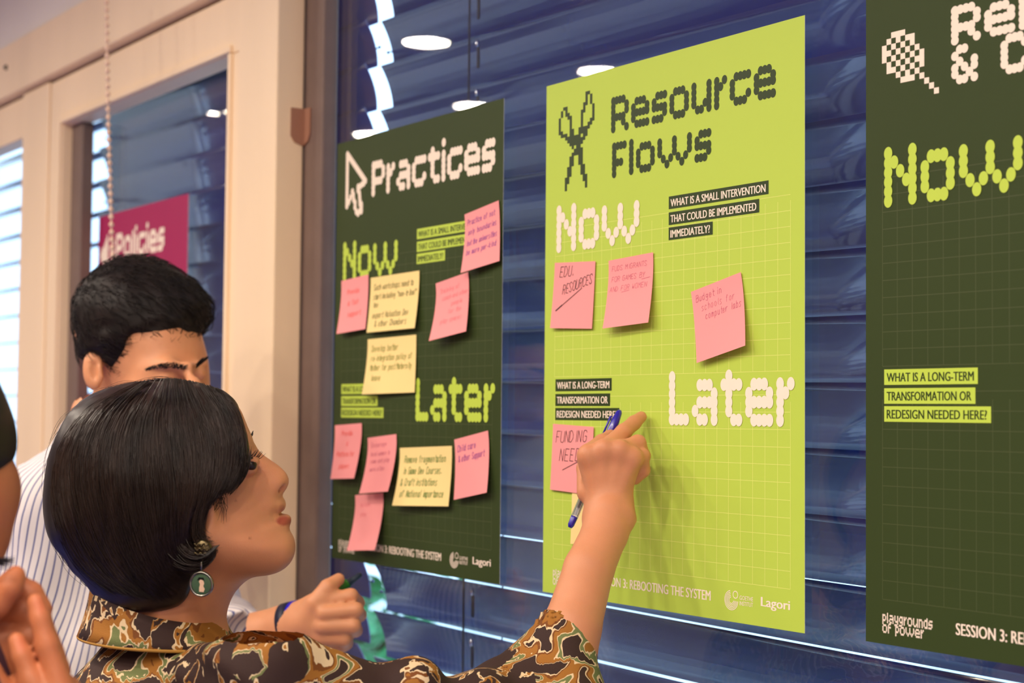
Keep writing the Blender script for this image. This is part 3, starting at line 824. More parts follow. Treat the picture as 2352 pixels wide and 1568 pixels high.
def relax(V, Q, it=2, lam=.5):
    n = len(V)
    for _ in range(it):
        acc = np.zeros((n, 3)); cnt = np.zeros(n)
        for a, b_ in ((0, 1), (1, 2), (2, 3), (3, 0)):
            np.add.at(acc, Q[:, a], V[Q[:, b_]]); np.add.at(acc, Q[:, b_], V[Q[:, a]]); np.add.at(cnt, Q[:, a], 1); np.add.at(cnt, Q[:, b_], 1)
        V = V+lam*(acc/np.maximum(cnt, 1)[:, None]-V)
    return V

def join(parts):
    Vs, Qs, n = [], [], 0
    for V, Q in parts: Vs.append(V); Qs.append(np.asarray(Q)+n); n += len(V)
    return np.concatenate(Vs), np.concatenate(Qs)

def fig(name, V, Q, material, parent, color=None):
    """figure mesh given in lens metres -> world object, smooth shaded"""
    o = obj(name, c2w(V), Q, material, parent, True)
    if color is not None:
        at_ = o.data.color_attributes.new('tint', 'FLOAT_COLOR', 'POINT')
        at_.data.foreach_set('color', np.concatenate([color, np.ones((len(color), 1))], 1).astype(np.float32).ravel())
    return o

def px_of(V): return np.stack([V[:, 0]/V[:, 2]*FPX+IMW/2, IMH/2-V[:, 1]/V[:, 2]*FPX], 1)
def blob(px, x, y, rx, ry, soft=.35):
    d = np.sqrt(((px[:, 0]-x)/rx)**2+((px[:, 1]-y)/ry)**2); return np.clip((1+soft-d)/(2*soft), 0, 1)

def skin_mat(name, rgb):
    M = mat(name, lin(rgb), .48, sss=.25, spec=.42, bump=(900, .12))
    nt = M.node_tree; b_ = nt.nodes['Principled BSDF']
    a = nt.nodes.new('ShaderNodeAttribute'); a.attribute_name = 'tint'
    mx = nt.nodes.new('ShaderNodeMix'); mx.data_type = 'RGBA'; mx.blend_type = 'MULTIPLY'; mx.inputs[0].default_value = 1
    mx.inputs[6].default_value = lin(rgb); nt.links.new(a.outputs['Color'], mx.inputs[7])
    nz = nt.nodes.new('ShaderNodeTexNoise'); nz.inputs['Scale'].default_value = 45; nz.inputs['Detail'].default_value = 5
    tc = nt.nodes.new('ShaderNodeTexCoord'); nt.links.new(tc.outputs['Object'], nz.inputs['Vector'])
    mr = nt.nodes.new('ShaderNodeMapRange'); mr.inputs[3].default_value = .9; mr.inputs[4].default_value = 1.08; nt.links.new(nz.outputs['Fac'], mr.inputs[0])
    sc = nt.nodes.new('ShaderNodeVectorMath'); sc.operation = 'SCALE'; nt.links.new(mx.outputs[2], sc.inputs[0]); nt.links.new(mr.outputs[0], sc.inputs['Scale'])
    nt.links.new(sc.outputs['Vector'], b_.inputs['Base Color'])
    return M

def hair_mat(name, rgb, rough=.38):
    M = mat(name, lin(rgb), rough, spec=.28)
    nt = M.node_tree; b_ = nt.nodes['Principled BSDF']; b_.inputs['Anisotropic'].default_value = .5
    return M

def lower_body(root, hip, face, skin, cloth, shoe, hipw=.085, top=None, hgt=None):
    """legs, trousers and shoes down to the floor. hip: world point between the hip joints; face: ground direction faced"""
    face = np.array([face[0], face[1], 0.]); face /= np.linalg.norm(face); side = np.array([-face[1], face[0], 0])
    parts = []; tr = []
    b_ = MB()
    for s_ in (1, -1):
        h = np.array(hip)+side*hipw*s_; kn = np.array([*(h[:2]+face[:2]*.02), .46]); an = np.array([*(h[:2]-face[:2]*.01), .09])
        t_ = MB(); t_.tube([h+[0, 0, .05], h-[0, 0, .12], kn, (kn+an)/2, an+[0, 0, -.03]], [.085, .095, .072, .066, .06], 18)
        tr.append(t_)
        sh = MB(); q = an-[0, 0, .055]
        sh.tube([q-face*.06+[0, 0, .0], q-face*.03+[0, 0, .012], q+face*.05+[0, 0, .006], q+face*.13-[0, 0, .006], q+face*.185-[0, 0, .012]], [.028, .036, .04, .038, .02], 14)
        sh.build('shoe', shoe, root, True)
        l_ = MB(); l_.tube([h-[0, 0, .05], kn, an, an-[0, 0, .045]], [.07, .05, .035, .03], 14); parts.append((np.array(l_.v), l_.f))
    t_ = MB()
    for q in tr: t_.add(q.v, q.f)
    pel = np.array(hip); t_.tube([pel-[0, 0, .1], pel-[0, 0, .04], pel+[0, 0, .06], pel+[0, 0, .13]], [.10, .15, .15, .13], 24)
    t_.build('trousers', cloth, root, True)
    return parts
# ------------------------------------------------------------------ woman with the pen
SKIN = skin_mat('warm_skin', (212, 144, 104))
HAIR = vary(hair_mat('dark_brown_hair', (36, 24, 19), .36), 45, .6, 4, (1, 1, .12))
M_black = mat('black_hairs', lin((18, 12, 12)), .5)
M_eye = mat('eye_white_shaded', lin((190, 172, 160)), .15, spec=.6)  # white dulled in colour for the shade the eye lies in
M_iris = mat('dark_iris', lin((38, 20, 14)), .3, spec=.4)
M_trous = mat('dark_trousers', lin((45, 45, 60)), .8); M_shoe = mat('dark_shoe', lin((35, 30, 28)), .5)

def ikat():
    M = mat('ikat_print_cotton', lin((70, 50, 42)), .75, spec=.25)
    nt = M.node_tree; N = nt.nodes; L = nt.links; b_ = N['Principled BSDF']
    tc = N.new('ShaderNodeTexCoord'); mp = N.new('ShaderNodeMapping'); mp.inputs['Rotation'].default_value = (.5, .9, .35); mp.inputs['Scale'].default_value = (1.05, .6, .8)
    L.new(tc.outputs['Object'], mp.inputs['Vector'])
    jag = N.new('ShaderNodeTexNoise'); jag.inputs['Scale'].default_value = 210; jag.inputs['Detail'].default_value = 2
    js = N.new('ShaderNodeMapping'); js.inputs['Scale'].default_value = (1, 1, .12); L.new(mp.outputs[0], js.inputs[0]); L.new(js.outputs[0], jag.inputs['Vector'])
    jm = N.new('ShaderNodeMapRange'); jm.inputs[3].default_value = -.0045; jm.inputs[4].default_value = .0045; L.new(jag.outputs['Fac'], jm.inputs[0])
    cb = N.new('ShaderNodeCombineXYZ'); L.new(jm.outputs[0], cb.inputs[2]); L.new(jm.outputs[0], cb.inputs[0])
    ad = N.new('ShaderNodeVectorMath'); ad.operation = 'ADD'; L.new(mp.outputs[0], ad.inputs[0]); L.new(cb.outputs[0], ad.inputs[1])
    def nz(scale, off, det=1.2, dist=.5):
        o = N.new('ShaderNodeVectorMath'); o.operation = 'ADD'; o.inputs[1].default_value = (off, off*1.7, off*.6); L.new(ad.outputs[0], o.inputs[0])
        n = N.new('ShaderNodeTexNoise'); n.inputs['Scale'].default_value = scale; n.inputs['Detail'].default_value = det; n.inputs['Distortion'].default_value = dist; L.new(o.outputs[0], n.inputs['Vector']); return n.outputs['Fac']
    def ramp(src, stops):
        r = N.new('ShaderNodeValToRGB'); r.color_ramp.interpolation = 'CONSTANT'; e = r.color_ramp.elements
        e[0].position, e[0].color = stops[0][0], stops[0][1]; e[1].position, e[1].color = stops[1][0], stops[1][1]
        for p, c_ in stops[2:]:
            q = e.new(p); q.color = c_
        L.new(src, r.inputs[0]); return r.outputs['Color']
    brown, cream, must, green, rust = [lin(c_) for c_ in ((58, 40, 36), (222, 196, 156), (158, 104, 42), (112, 120, 74), (120, 70, 30))]
    r1 = ramp(nz(33, 3.1, 1.4, .9), [(0, brown), (.36, brown), (.425, cream), (.447, rust), (.48, must), (.535, must), (.56, cream), (.582, green), (.63, cream), (.65, brown)])
    # a second, ground-coloured layer opens up the brown between the motifs
    gate = ramp(nz(20, 9.4, .6, .3), [(0, (0, 0, 0, 1)), (.48, (0, 0, 0, 1)), (.48, (1, 1, 1, 1))])
    r2 = ramp(nz(52, 5.7, .8, 1.2), [(0, brown), (.40, brown), (.585, cream), (.62, must), (.68, brown)])
    mx = N.new('ShaderNodeMix'); mx.data_type = 'RGBA'; L.new(gate, mx.inputs[0]); L.new(r2, mx.inputs[6]); L.new(r1, mx.inputs[7])
    wv = N.new('ShaderNodeTexNoise'); wv.inputs['Scale'].default_value = 900; L.new(tc.outputs['Object'], wv.inputs['Vector'])
    bp = N.new('ShaderNodeBump'); bp.inputs['Strength'].default_value = .35; bp.inputs['Distance'].default_value = .001; L.new(wv.outputs['Fac'], bp.inputs['Height']); L.new(bp.outputs[0], b_.inputs['Normal'])
    L.new(mx.outputs[2], b_.inputs['Base Color'])
    return M
M_ikat = ikat()

wroot_w = c2w(C(420, 1500, 1.52))
woman = empty('person', (wroot_w[0], wroot_w[1], 0), 'woman with a dark bob and brown ikat shirt pointing at the lime poster', 'person')
WD = 1.5
FACE = [(546, 935), (560, 968), (573, 1004), (577, 1020), (582, 1036), (596, 1050), (610, 1075), (622, 1105), (630, 1131), (634, 1140), (645, 1149), (649, 1159), (645, 1170), (644, 1178), (653, 1184), (662, 1195), (662, 1203), (656, 1212), (656, 1221), (662, 1236), (663, 1250), (657, 1267), (644, 1281), (622, 1295), (600, 1309), (575, 1324), (552, 1346), (536, 1366), (524, 1393), (519, 1424), (530, 1470), (540, 1540), (285, 1560), (275, 1450), (262, 1370), (225, 1300), (170, 1220), (145, 1130), (158, 1040), (205, 960), (280, 915), (380, 900), (470, 905), (520, 920)]
NOSE = [(578, 1030), (590, 1043), (598, 1049), (614, 1056), (636, 1067), (650, 1081), (658, 1097), (658, 1110), (652, 1119), (644, 1125), (633, 1133), (618, 1128), (603, 1105), (590, 1075)]

def woman_head():
    g = G(C(120, 1600, WD)[:2].tolist()+[1.38], C(690, 870, WD)[:2].tolist()+[1.62], .0021)
    F = inflate(g, FACE, WD, .071, .105, 4)
    F = smin(F, ell(g, C(340, 1075, 1.5), (.088, .078, .073), .3), .02)            # cranium
    for s_ in (-1, 1):
        F = smin(F, cone(g, C(582, 1085, WD+s_*.021), C(608, 1150, WD+s_*.018), .004, .004), .014)      # soft fold from nose to mouth
    F = smin(F, cone(g, C(480, 1235, 1.443), C(625, 1268, 1.482), .012, .012), .03)  # jaw line
    F = smin(F, cone(g, C(480, 1235, 1.557), C(625, 1268, 1.518), .012, .012), .03)
    # eye sockets, lids
    for s_ in (-1, 1):
        F = smax(F, -ell(g, C(588, 1062, WD+s_*.031), (.013, .009, .013), -.9), .012)
        F = smin(F, ell(g, C(566, 1064, WD+s_*.031), (.0098, .0098, .0085)), .004)
    for s_ in (-1, 1):
        F = smin(F, ell(g, C(571, 1053, WD+s_*.032), (.0115, .0052, .0108), -.35), .0025)
        F = smin(F, ell(g, C(568, 1083, WD+s_*.032), (.0105, .0046, .0105), .3), .0025)
    F = smin(F, ell(g, C(556, 1014, WD-.028), (.008, .006, .016), -1.0), .014)       # brow ridge
    F = smin(F, ell(g, C(556, 1014, WD+.028), (.008, .006, .016), -1.0), .014)
    nose = inflate(g, NOSE, WD, .0140, .011, 1)
    nose = smin(nose, ell(g, C(634, 1106, WD), (.011, .0105, .0115)), .006)
    for s_ in (-1, 1):
        nose = smin(nose, ell(g, C(622, 1114, WD+s_*.0105), (.0115, .0085, .0070), .25), .005)
    F = smin(F, nose, .011)
    for s_ in (-1, 1):
        F = smax(F, -ell(g, C(645, 1122, WD+s_*.0092), (.0058, .0030, .0044), .45), .0012)  # nostrils
    # mouth: parted lips
    F = smin(F, ell(g, C(640, 1160, WD), (.0065, .0065, .017), -.2), .004)
    F = smin(F, ell(g, C(650, 1195, WD), (.0078, .0062, .016), .35), .003)
    F = smax(F, -ell(g, C(650, 1178, WD), (.006, .0012, .019), .1), .0015)
    F = smax(F, -ell(g, C(634, 1185, WD-.024), (.003, .0025, .003), .5), .004)
    # ear, near side
    F = smin(F, ell(g, C(458, 1205, 1.432), (.014, .028, .008), -.25), .005)
    F = smin(F, ell(g, C(463, 1250, 1.430), (.0085, .011, .005)), .004)
    F = smax(F, -ell(g, C(462, 1198, 1.424), (.006, .015, .006), -.25), .004)
    V, Q = surface(g, F); return relax(V, Q, 3), Q

def woman_arm():
    g = G(C(1215, 1640, 1.60)[:2].tolist()+[1.50], C(1510, 920, 1.70)[:2].tolist()+[1.735], .0017)
    wr = C(1399, 1185, 1.64)
    arm = chain(g, [C(1280, 1590, 1.535), C(1314, 1440, 1.565), C(1352, 1308, 1.60), C(1390, 1222, 1.63), wr], [.034, .0288, .0252, .0236, .0230], .004)
    PALM = [(1347, 1205), (1345, 1150), (1338, 1105), (1326, 1060), (1327, 1038), (1345, 1024), (1372, 1013), (1402, 1010), (1432, 1014), (1458, 1028), (1470, 1052), (1466, 1085), (1456, 1120), (1455, 1165), (1453, 1205)]
    palm = inflate(g, PALM, 1.652, .0155, .016, 2)
    F = smin(arm, palm, .014)
    # knuckles and tendons on the back of the hand
    for x, y, z in ((1350, 1043, 1.642), (1388, 1030, 1.640), (1425, 1032, 1.640), (1455, 1050, 1.642)):
        F = smin(F, ell(g, C(x, y, z), (.0095, .0105, .0085)), .008)
        F = smin(F, cone(g, C(x, y, z), C(1390+.25*(x-1400), 1170, 1.641), .0042, .0036), .008)
    F = smin(F, ell(g, C(1441, 1190, 1.634), (.005, .009, .005)), .012)           # ulna head
    fing = []
    fing.append(chain(g, [C(1352, 1040, 1.652), C(1383, 1016, 1.672), C(1402, 1004, 1.689), C(1410, 1020, 1.699)], [.0095, .0088, .0078, .0070]))   # index, bent round the pen
    fing.append(chain(g, [C(1395, 1028, 1.652), C(1432, 992, 1.676), C(1456, 971, 1.693), C(1473, 957, 1.703)], [.0096, .0086, .0076, .0062]))    # middle, pointing
    fing.append(chain(g, [C(1430, 1032, 1.650), C(1465, 1017, 1.662), C(1477, 1047, 1.676), C(1462, 1070, 1.680)], [.0095, .0086, .0078, .0068]))   # ring
    fing.append(chain(g, [C(1456, 1050, 1.648), C(1475, 1046, 1.655), C(1477, 1080, 1.664), C(1459, 1100, 1.668)], [.0088, .0078, .0072, .0062]))   # little
    fing.append(chain(g, [C(1352, 1130, 1.660), C(1348, 1075, 1.682), C(1378, 1035, 1.699), C(1396, 1015, 1.705)], [.0125, .0108, .0095, .0078]))   # thumb, behind
    f_ = fing[0]
    for q in fing[1:]: f_ = smin(f_, q, .0015)
    F = smin(F, f_, .0045)
    V, Q = surface(g, F); return relax(V, Q, 2), Q

def woman_torso():
    g = G([-.62, -.95, 1.2], [.25, -.20, 1.8], .012)
    F = chain(g, [C(400, 1440, 1.5), C(400, 1580, 1.51)], [.045, .048])
    F = smin(F, ell(g, C(400, 1920, 1.52), (.105, .18, .135)), .04)
    F = smin(F, chain(g, [C(410, 1640, 1.52), C(560, 1640, 1.41), C(650, 1620, 1.39)], [.045, .040, .038]), .05)
    F = smin(F, chain(g, [C(410, 1640, 1.52), C(430, 1650, 1.64), C(440, 1690, 1.69)], [.045, .04, .04]), .05)
    F = smin(F, chain(g, [C(650, 1620, 1.39), C(960, 1660, 1.46), C(1275, 1630, 1.535)], [.036, .036, .036]), .03)
    F = smin(F, chain(g, [C(440, 1640, 1.69), C(450, 2000, 1.72), C(560, 2350, 1.68)], [.045, .038, .030]), .03)     # far arm hanging
    F = smin(F, ell(g, C(585, 2440, 1.67), (.03, .045, .02)), .02)
    return surface(g, F)

hipw = c2w(C(400, 2200, 1.54)); hipw[2] = .80
fdir = RCAM[0]
legs = lower_body(woman, hipw, fdir, SKIN, M_trous, M_shoe, .08)
hV, hQ = woman_head(); aV, aQ = woman_arm(); tV, tQ = woman_torso()
parts = [(hV, hQ), (aV, aQ), (tV, tQ)]
V, Q = join(parts)
P = px_of(V); col = np.ones((len(V), 3))
head = np.zeros(len(V), bool); head[:len(hV)] = True
lip = np.maximum(blob(P, 653, 1196, 18, 11, .2), .45*blob(P, 647, 1166, 6, 9, .3))*head*(np.abs(V[:, 2]-WD) < .026)
col = col*(1-lip[:, None])+lip[:, None]*np.array([.60, .27, .34])
ey = blob(P, 572, 1082, 24, 17, .8)*head*.25; col *= 1-ey[:, None]*np.array([.5, .6, .6])
for mx_, my_, r_ in ((574, 1234, 2.6), (541, 1150, 1.6), (557, 1272, 1.4)):
    k_ = blob(P, mx_, my_, r_, r_, .5)*head; col *= 1-k_[:, None]*np.array([.55, .65, .65])
body = fig('body', V, Q, SKIN, woman, col)
for lv, lf in legs: pass

# legs belong to the same body mesh
def add_legs(o, legs):
    bm = bmesh.new(); bm.from_mesh(o.data)
    for lv, lf in legs:
        vs = [bm.verts.new(p) for p in lv]
        for q in lf:
            f_ = bm.faces.new([vs[i] for i in q]); f_.smooth = True
    ly = bm.verts.layers.float_color.get('tint')
    if ly:
        bm.verts.ensure_lookup_table()
        for v in bm.verts[-sum(len(l[0]) for l in legs):]: v[ly] = (1, 1, 1, 1)
    bm.to_mesh(o.data); bm.free()
add_legs(body, legs)

# --- hair
HV = [(548, 935), (544, 925), (517, 904), (482, 887), (430, 872), (379, 869), (310, 876), (258, 889), (207, 908), (165, 942), (138, 984), (119, 1036), (109, 1090), (105, 1152), (112, 1210), (130, 1254), (156, 1282), (175, 1311), (203, 1337), (228, 1366), (280, 1420), (345, 1446), (405, 1450), (480, 1420), (535, 1366), (595, 1300), (640, 1230), (660, 1150), (655, 1060), (622, 1000), (576, 955)]
HM = [(546, 918), (552, 940), (560, 975), (570, 1010), (572, 1038), (566, 1066), (558, 1093), (547, 1116), (529, 1134), (519, 1128), (510, 1136), (496, 1150), (476, 1166), (456, 1184), (440, 1200), (433, 1216), (436, 1234), (443, 1250), (455, 1266), (472, 1277), (490, 1269), (504, 1255), (498, 1276), (486, 1292), (467, 1309), (447, 1322), (440, 1345), (428, 1374), (400, 1396), (340, 1406), (230, 1392), (150, 1310), (90, 1220), (85, 1090), (130, 950), (210, 880), (310, 850), (430, 850), (520, 880)]
def woman_hair():
    g = G(C(80, 1410, WD)[:2].tolist()+[1.365], C(630, 845, WD)[:2].tolist()+[1.63], .0024)
    Fv = inflate(g, HV, WD, .097, .115, 4)
    Fv = Fv+g.noise((.05, .5, .05), 3, .0012)+g.noise((.012, .3, .012), 5, .0006)
    M_ = mask_px(g, HM)
    F = smax(Fv, M_, .005)
    V, Q = surface(g, F); V = relax(V, Q, 1)
    guides = [[(505, 896), (545, 930), (560, 985), (567, 1030), (557, 1085), (530, 1131)],
              [(480, 887), (522, 932), (543, 1000), (543, 1060), (530, 1100), (515, 1126)],
              [(450, 878), (488, 935), (512, 1010), (512, 1085), (490, 1145), (445, 1200)],
              [(415, 872), (440, 935), (460, 1020), (465, 1110), (445, 1180), (425, 1225), (430, 1262), (465, 1282), (502, 1257)],
              [(395, 871), (388, 940), (400, 1040), (412, 1140), (404, 1230), (406, 1288), (440, 1304), (488, 1281)],
              [(375, 871), (335, 950), (338, 1060), (352, 1170), (364, 1270), (385, 1325), (430, 1335)],
              [(355, 873), (288, 950), (274, 1060), (288, 1180), (315, 1280), (355, 1350), (400, 1372)],
              [(335, 876), (243, 940), (210, 1050), (224, 1170), (258, 1275), (305, 1345), (360, 1376)],
              [(320, 879), (208, 925), (152, 1030), (160, 1150), (200, 1255), (250, 1335), (310, 1369)],
              [(308, 883), (178, 945), (118, 1055), (114, 1160), (142, 1250), (192, 1325), (250, 1358)]]
    K = 16
    def resamp(p):
        p = np.array(p, float); t = np.r_[0, np.cumsum(np.hypot(*np.diff(p, axis=0).T))]; t /= t[-1]
        u = np.linspace(0, 1, K); q = np.stack([np.interp(u, t, p[:, i]) for i in (0, 1)], 1)
        for _ in range(3): q[1:-1] = .25*q[:-2]+.5*q[1:-1]+.25*q[2:]
        return q
    gd = [resamp(p) for p in guides]; S_ = []
    rg = np.random.default_rng(4)
    NS = 3600
    for i in range(NS):
        u = rg.uniform(0, len(gd)-1.001); k = int(u); q = gd[k]*(1-u+k)+gd[k+1]*(u-k)
        q = q+rg.normal(0, 1.2, 2)+np.cumsum(rg.normal(0, 1.1, (K, 2)), 0)*.8
        if rg.random() < .5: a = rg.uniform(0, .5); e = rg.uniform(a+.35, 1); tt = np.linspace(a, e, K)*(K-1); q = np.stack([np.interp(tt, np.arange(K), q[:, j]) for j in (0, 1)], 1)
        S_.append(q)
    A = np.array(S_); fl = A.reshape(-1, 2)
    zz = np.full(len(fl), np.nan)
    for z in np.arange(1.37, 1.56, .0012):
        m_ = np.isnan(zz); p = np.stack([(fl[:, 0]-IMW/2)*z/FPX, (IMH/2-fl[:, 1])*z/FPX, np.full(len(fl), z)], 1)
        ii = np.round((p-g.lo)/g.h).astype(int); ok = ((ii >= 0) & (ii < np.array(F.shape))).all(1); ii = np.clip(ii, 0, np.array(F.shape)-1)
        hit = m_ & ok & (F[ii[:, 0], ii[:, 1], ii[:, 2]] < 0); zz[hit] = z
    zz = zz.reshape(NS, K)
    for i in range(NS):
        r_ = zz[i]; b_ = np.isnan(r_)
        if b_.all(): r_[:] = 1.49
        elif b_.any(): r_[b_] = np.interp(np.flatnonzero(b_), np.flatnonzero(~b_), r_[~b_])
        for _ in range(2): r_[1:-1] = .25*r_[:-2]+.5*r_[1:-1]+.25*r_[2:]
    lift = rg.uniform(-.0002, .0022, (NS, 1)); zz = zz-lift
    pts = np.stack([(A[..., 0]-IMW/2)*zz/FPX, (IMH/2-A[..., 1])*zz/FPX, zz], -1)
    rad = rg.uniform(.00022, .00042, (NS, 1))*np.r_[.7, np.ones(K-5), .9, .75, .5, .2][None, :]
    t = np.gradient(pts, axis=1); t /= np.linalg.norm(t, axis=-1, keepdims=True)+1e-12
    n1 = np.cross(t, [0, 0, 1.]); n1 /= np.linalg.norm(n1, axis=-1, keepdims=True)+1e-12; n2 = np.cross(t, n1)
    ring = np.stack([pts+rad[..., None]*(math.cos(a)*n1+math.sin(a)*n2) for a in (0, 2.0944, 4.18879)], 2)   # NS,K,3,3
    SV = ring.reshape(-1, 3); base = (np.arange(NS)*K*3)[:, None]
    fq = np.array([(i*3+j, i*3+(j+1) % 3, (i+1)*3+(j+1) % 3, (i+1)*3+j) for i in range(K-1) for j in range(3)])
    SQ = (base[:, :, None]+fq[None]).reshape(-1, 4)
    fb = MB()
    for i in range(70):
        k = rg.integers(0, 15); p0 = np.array(HV[k+3], float); p1 = np.array(HV[k+4], float); tg = (p1-p0)/np.linalg.norm(p1-p0); ou = np.array([tg[1], -tg[0]])
        if np.dot(ou, p0-np.array([370, 1120])) < 0: ou = -ou
        L_ = rg.uniform(40, 130); h_ = rg.uniform(2, 11); z = 1.5+rg.normal(0, .012); st0 = p0+(p1-p0)*rg.random()
        pts_ = [C(*(st0+tg*L_*t+ou*(h_*math.sin(math.pi*t)-3)-ou*L_*.18*t*t), z) for t in np.linspace(0, 1, 9)]
        fb.tube(pts_, .00016, 3, False)
    def lock(pts, r0, n_=26):
        P_ = [C(*p) for p in pts]; u = np.linspace(0, 1, 14); kk = np.linspace(0, 1, len(P_)); A_ = np.array(P_)
        cv = np.stack([np.interp(u, kk, A_[:, j]) for j in range(3)], 1)
        for _ in range(3): cv[1:-1] = .25*cv[:-2]+.5*cv[1:-1]+.25*cv[2:]
        for i in range(n_):
            o_ = rg.normal(0, 1, 3)*r0*.5; f_ = (1-u)**.7
            fb.tube(list(cv+o_[None]*f_[:, None]), list(.0006*np.clip(np.minimum(1.05-u, u*5+.1), .1, 1)), 3, False)
    lock([(396, 1205, 1.432), (420, 1268, 1.413), (462, 1285, 1.4025), (505, 1250, 1.404)], .008, 90)
    lock([(380, 1250, 1.43), (420, 1302, 1.414), (462, 1303, 1.406), (490, 1282, 1.405)], .008, 60)
    lock([(560, 1030, 1.447), (564, 1062, 1.442), (556, 1098, 1.438), (527, 1138, 1.436)], .006, 60)
    lock([(520, 1085, 1.437), (512, 1120, 1.432), (498, 1148, 1.430)], .007, 22)
    for i in range(34):        # wisps before the ear
        x0, y0 = rg.uniform(480, 512), rg.uniform(1110, 1150); x1, y1 = x0+rg.uniform(-22, 14), y0+rg.uniform(30, 62)
        fb.tube([C(x0, y0, 1.432), C((x0+x1)/2+rg.uniform(2, 12), (y0+y1)/2, 1.4295), C(x1, y1, 1.430)], [.0003, .00026, .00012], 3, False)
    return join([(V, Q), (SV, SQ), (np.array(fb.v), np.array(fb.f))])
V, Q = woman_hair(); fig('hair', V, Q, HAIR, woman)

# --- eye, lashes, brow
def lens_tube(mb, pts, r, n=5): mb.tube([c2w(p) for p in pts], r, n)
b = MB(); b.ball(c2w(C(567, 1067, 1.4686)), .0103, 18, 12); b.build('eyeball', M_eye, woman, True)
b = MB(); b.ball(c2w(C(576, 1067, 1.4632)), (.0058, .0058, .0058), 14, 8); b.build('iris', M_iris, woman, True)
b = MB()
for i in range(11):
    t = i/10; p0 = C(568+20*t, 1050+6*t, 1.4525+.022*t)
    L = random.uniform(.008, .0115); d = np.array([.75+.25*t+random.uniform(-.2, .2), .5+random.uniform(-.15, .2), -.25+.3*t]); d /= np.linalg.norm(d)
    lens_tube(b, [p0, p0+d*L*.5, p0+d*L+np.array([-.0004, .0022, 0])], [.0004, .0003, .0001], 4)
b.build('eyelashes', M_black, woman)
b = MB(); lens_tube(b, [C(560, 1058, 1.4525), C(570, 1052, 1.453), C(580, 1052, 1.461), C(588, 1057, 1.475)], [.0005, .0009, .0009, .0004], 6); b.build('upper_lid_line', M_black, woman)
b = MB(); b2 = MB()
for i in range(44):
    t = i/43.; p0 = C(546+20*t, 1012+8*t*(1-t)+6*t, 1.4485+.034*t)+np.array([.001, random.uniform(-.0015, .0015), -.001])
    d = np.array([.35+.4*t, .9, -.2]); d /= np.linalg.norm(d); lens_tube(b, [p0, p0+d*random.uniform(.003, .005)], [.0004, .0001], 4)
    p1 = np.array([p0[0]-.0055, p0[1]-.001, 2*WD-p0[2]]); d2 = d*[1, 1, -1]; lens_tube(b2, [p1, p1+d2*random.uniform(.004, .006)], [.0004, .0001], 4)
b.build('eyebrow', M_black, woman); b2.build('eyebrow', M_black, woman)

# --- shirt
def woman_shirt():
    g = G(C(130, 2300, 1.5)[:2].tolist()+[1.26], C(1450, 1370, 1.6)[:2].tolist()+[1.80], .0042)
    F = ell(g, C(395, 1920, 1.52), (.128, .215, .165))
    F = smin(F, ell(g, C(385, 1690, 1.53), (.096, .085, .13)), .04)
    F = smin(F, chain(g, [C(385, 1560, 1.5), C(385, 1460, 1.5)], [.072, .052]), .02)
    F = smin(F, chain(g, [C(395, 1600, 1.48), C(470, 1566, 1.425), C(540, 1538, 1.392)], [.046, .034, .032]), .02)
    F = smin(F, chain(g, [C(320, 1600, 1.48), C(320, 1740, 1.46)], [.045, .07]), .03)
    F = smin(F, chain(g, [C(390, 1580, 1.55), C(400, 1610, 1.64), C(410, 1670, 1.69)], [.055, .054, .05]), .04)
    F = smin(F, chain(g, [C(440, 1650, 1.69), C(450, 1900, 1.72)], [.055, .054]), .03)
    up = chain(g, [C(600, 1580, 1.38), C(900, 1692, 1.44), C(1265, 1650, 1.53)], [.050, .051, .056])
    up = smin(up, ell(g, C(598, 1532, 1.378), (.043, .036, .042), -.25), .018)
    sl = chain(g, [C(1255, 1640, 1.53), C(1280, 1520, 1.553), C(1310, 1432, 1.572)], [.054, .044, .0355])
    sl = smin(sl, ell(g, C(1200, 1580, 1.55), (.035, .04, .04)), .03)
    arm = smin(up, sl, .03)
    # folds
    arm = arm+g.noise((.06, .035, .06), 21, .0035)
    bun = smin(ell(g, C(955, 1575, 1.43), (.022, .022, .03)), ell(g, C(1115, 1590, 1.47), (.024, .022, .03)), .01)
    arm = smin(arm, bun, .018)
    F = smin(F, arm, .012)
    F = F+g.noise((.07, .09, .07), 8, .004)+g.noise((.028, .05, .028), 9, .0012)
    # diagonal pull folds from neck to shoulder
    u = (g.X-C(500, 1450, 1.45)[0])*.55+(g.Y-C(500, 1450, 1.45)[1])*.83
    F = F+.0022*np.sin(u*190+g.Z*40)*np.exp(-((g.X-C(520, 1500, 1.45)[0])**2+(g.Y-C(520, 1500, 1.45)[1])**2)/.006)
    # neck opening and cuff opening
    F = smax(F, -cone(g, C(385, 1330, 1.5), C(400, 1455, 1.5), .056, .050), .006)
    F = smax(F, -chain(g, [C(1306, 1450, 1.569), C(1345, 1330, 1.597)], [.0325, .0335]), .003)
    ax = C(1345, 1330, 1.597)-C(1306, 1450, 1.569); ax /= np.linalg.norm(ax); c0 = C(1312, 1428, 1.573)
    cut = (g.X-c0[0])*ax[0]+(g.Y-c0[1])*ax[1]+(g.Z-c0[2])*ax[2]
    near = cone(g, C(1306, 1450, 1.569), C(1345, 1330, 1.597), .07, .07)
    F = np.where(near < 0, smax(F, cut, .003), F)
    V, Q = surface(g, F); return relax(V, Q, 4), Q
V, Q = woman_shirt()
shirt = fig('shirt', V, Q, M_ikat, woman)

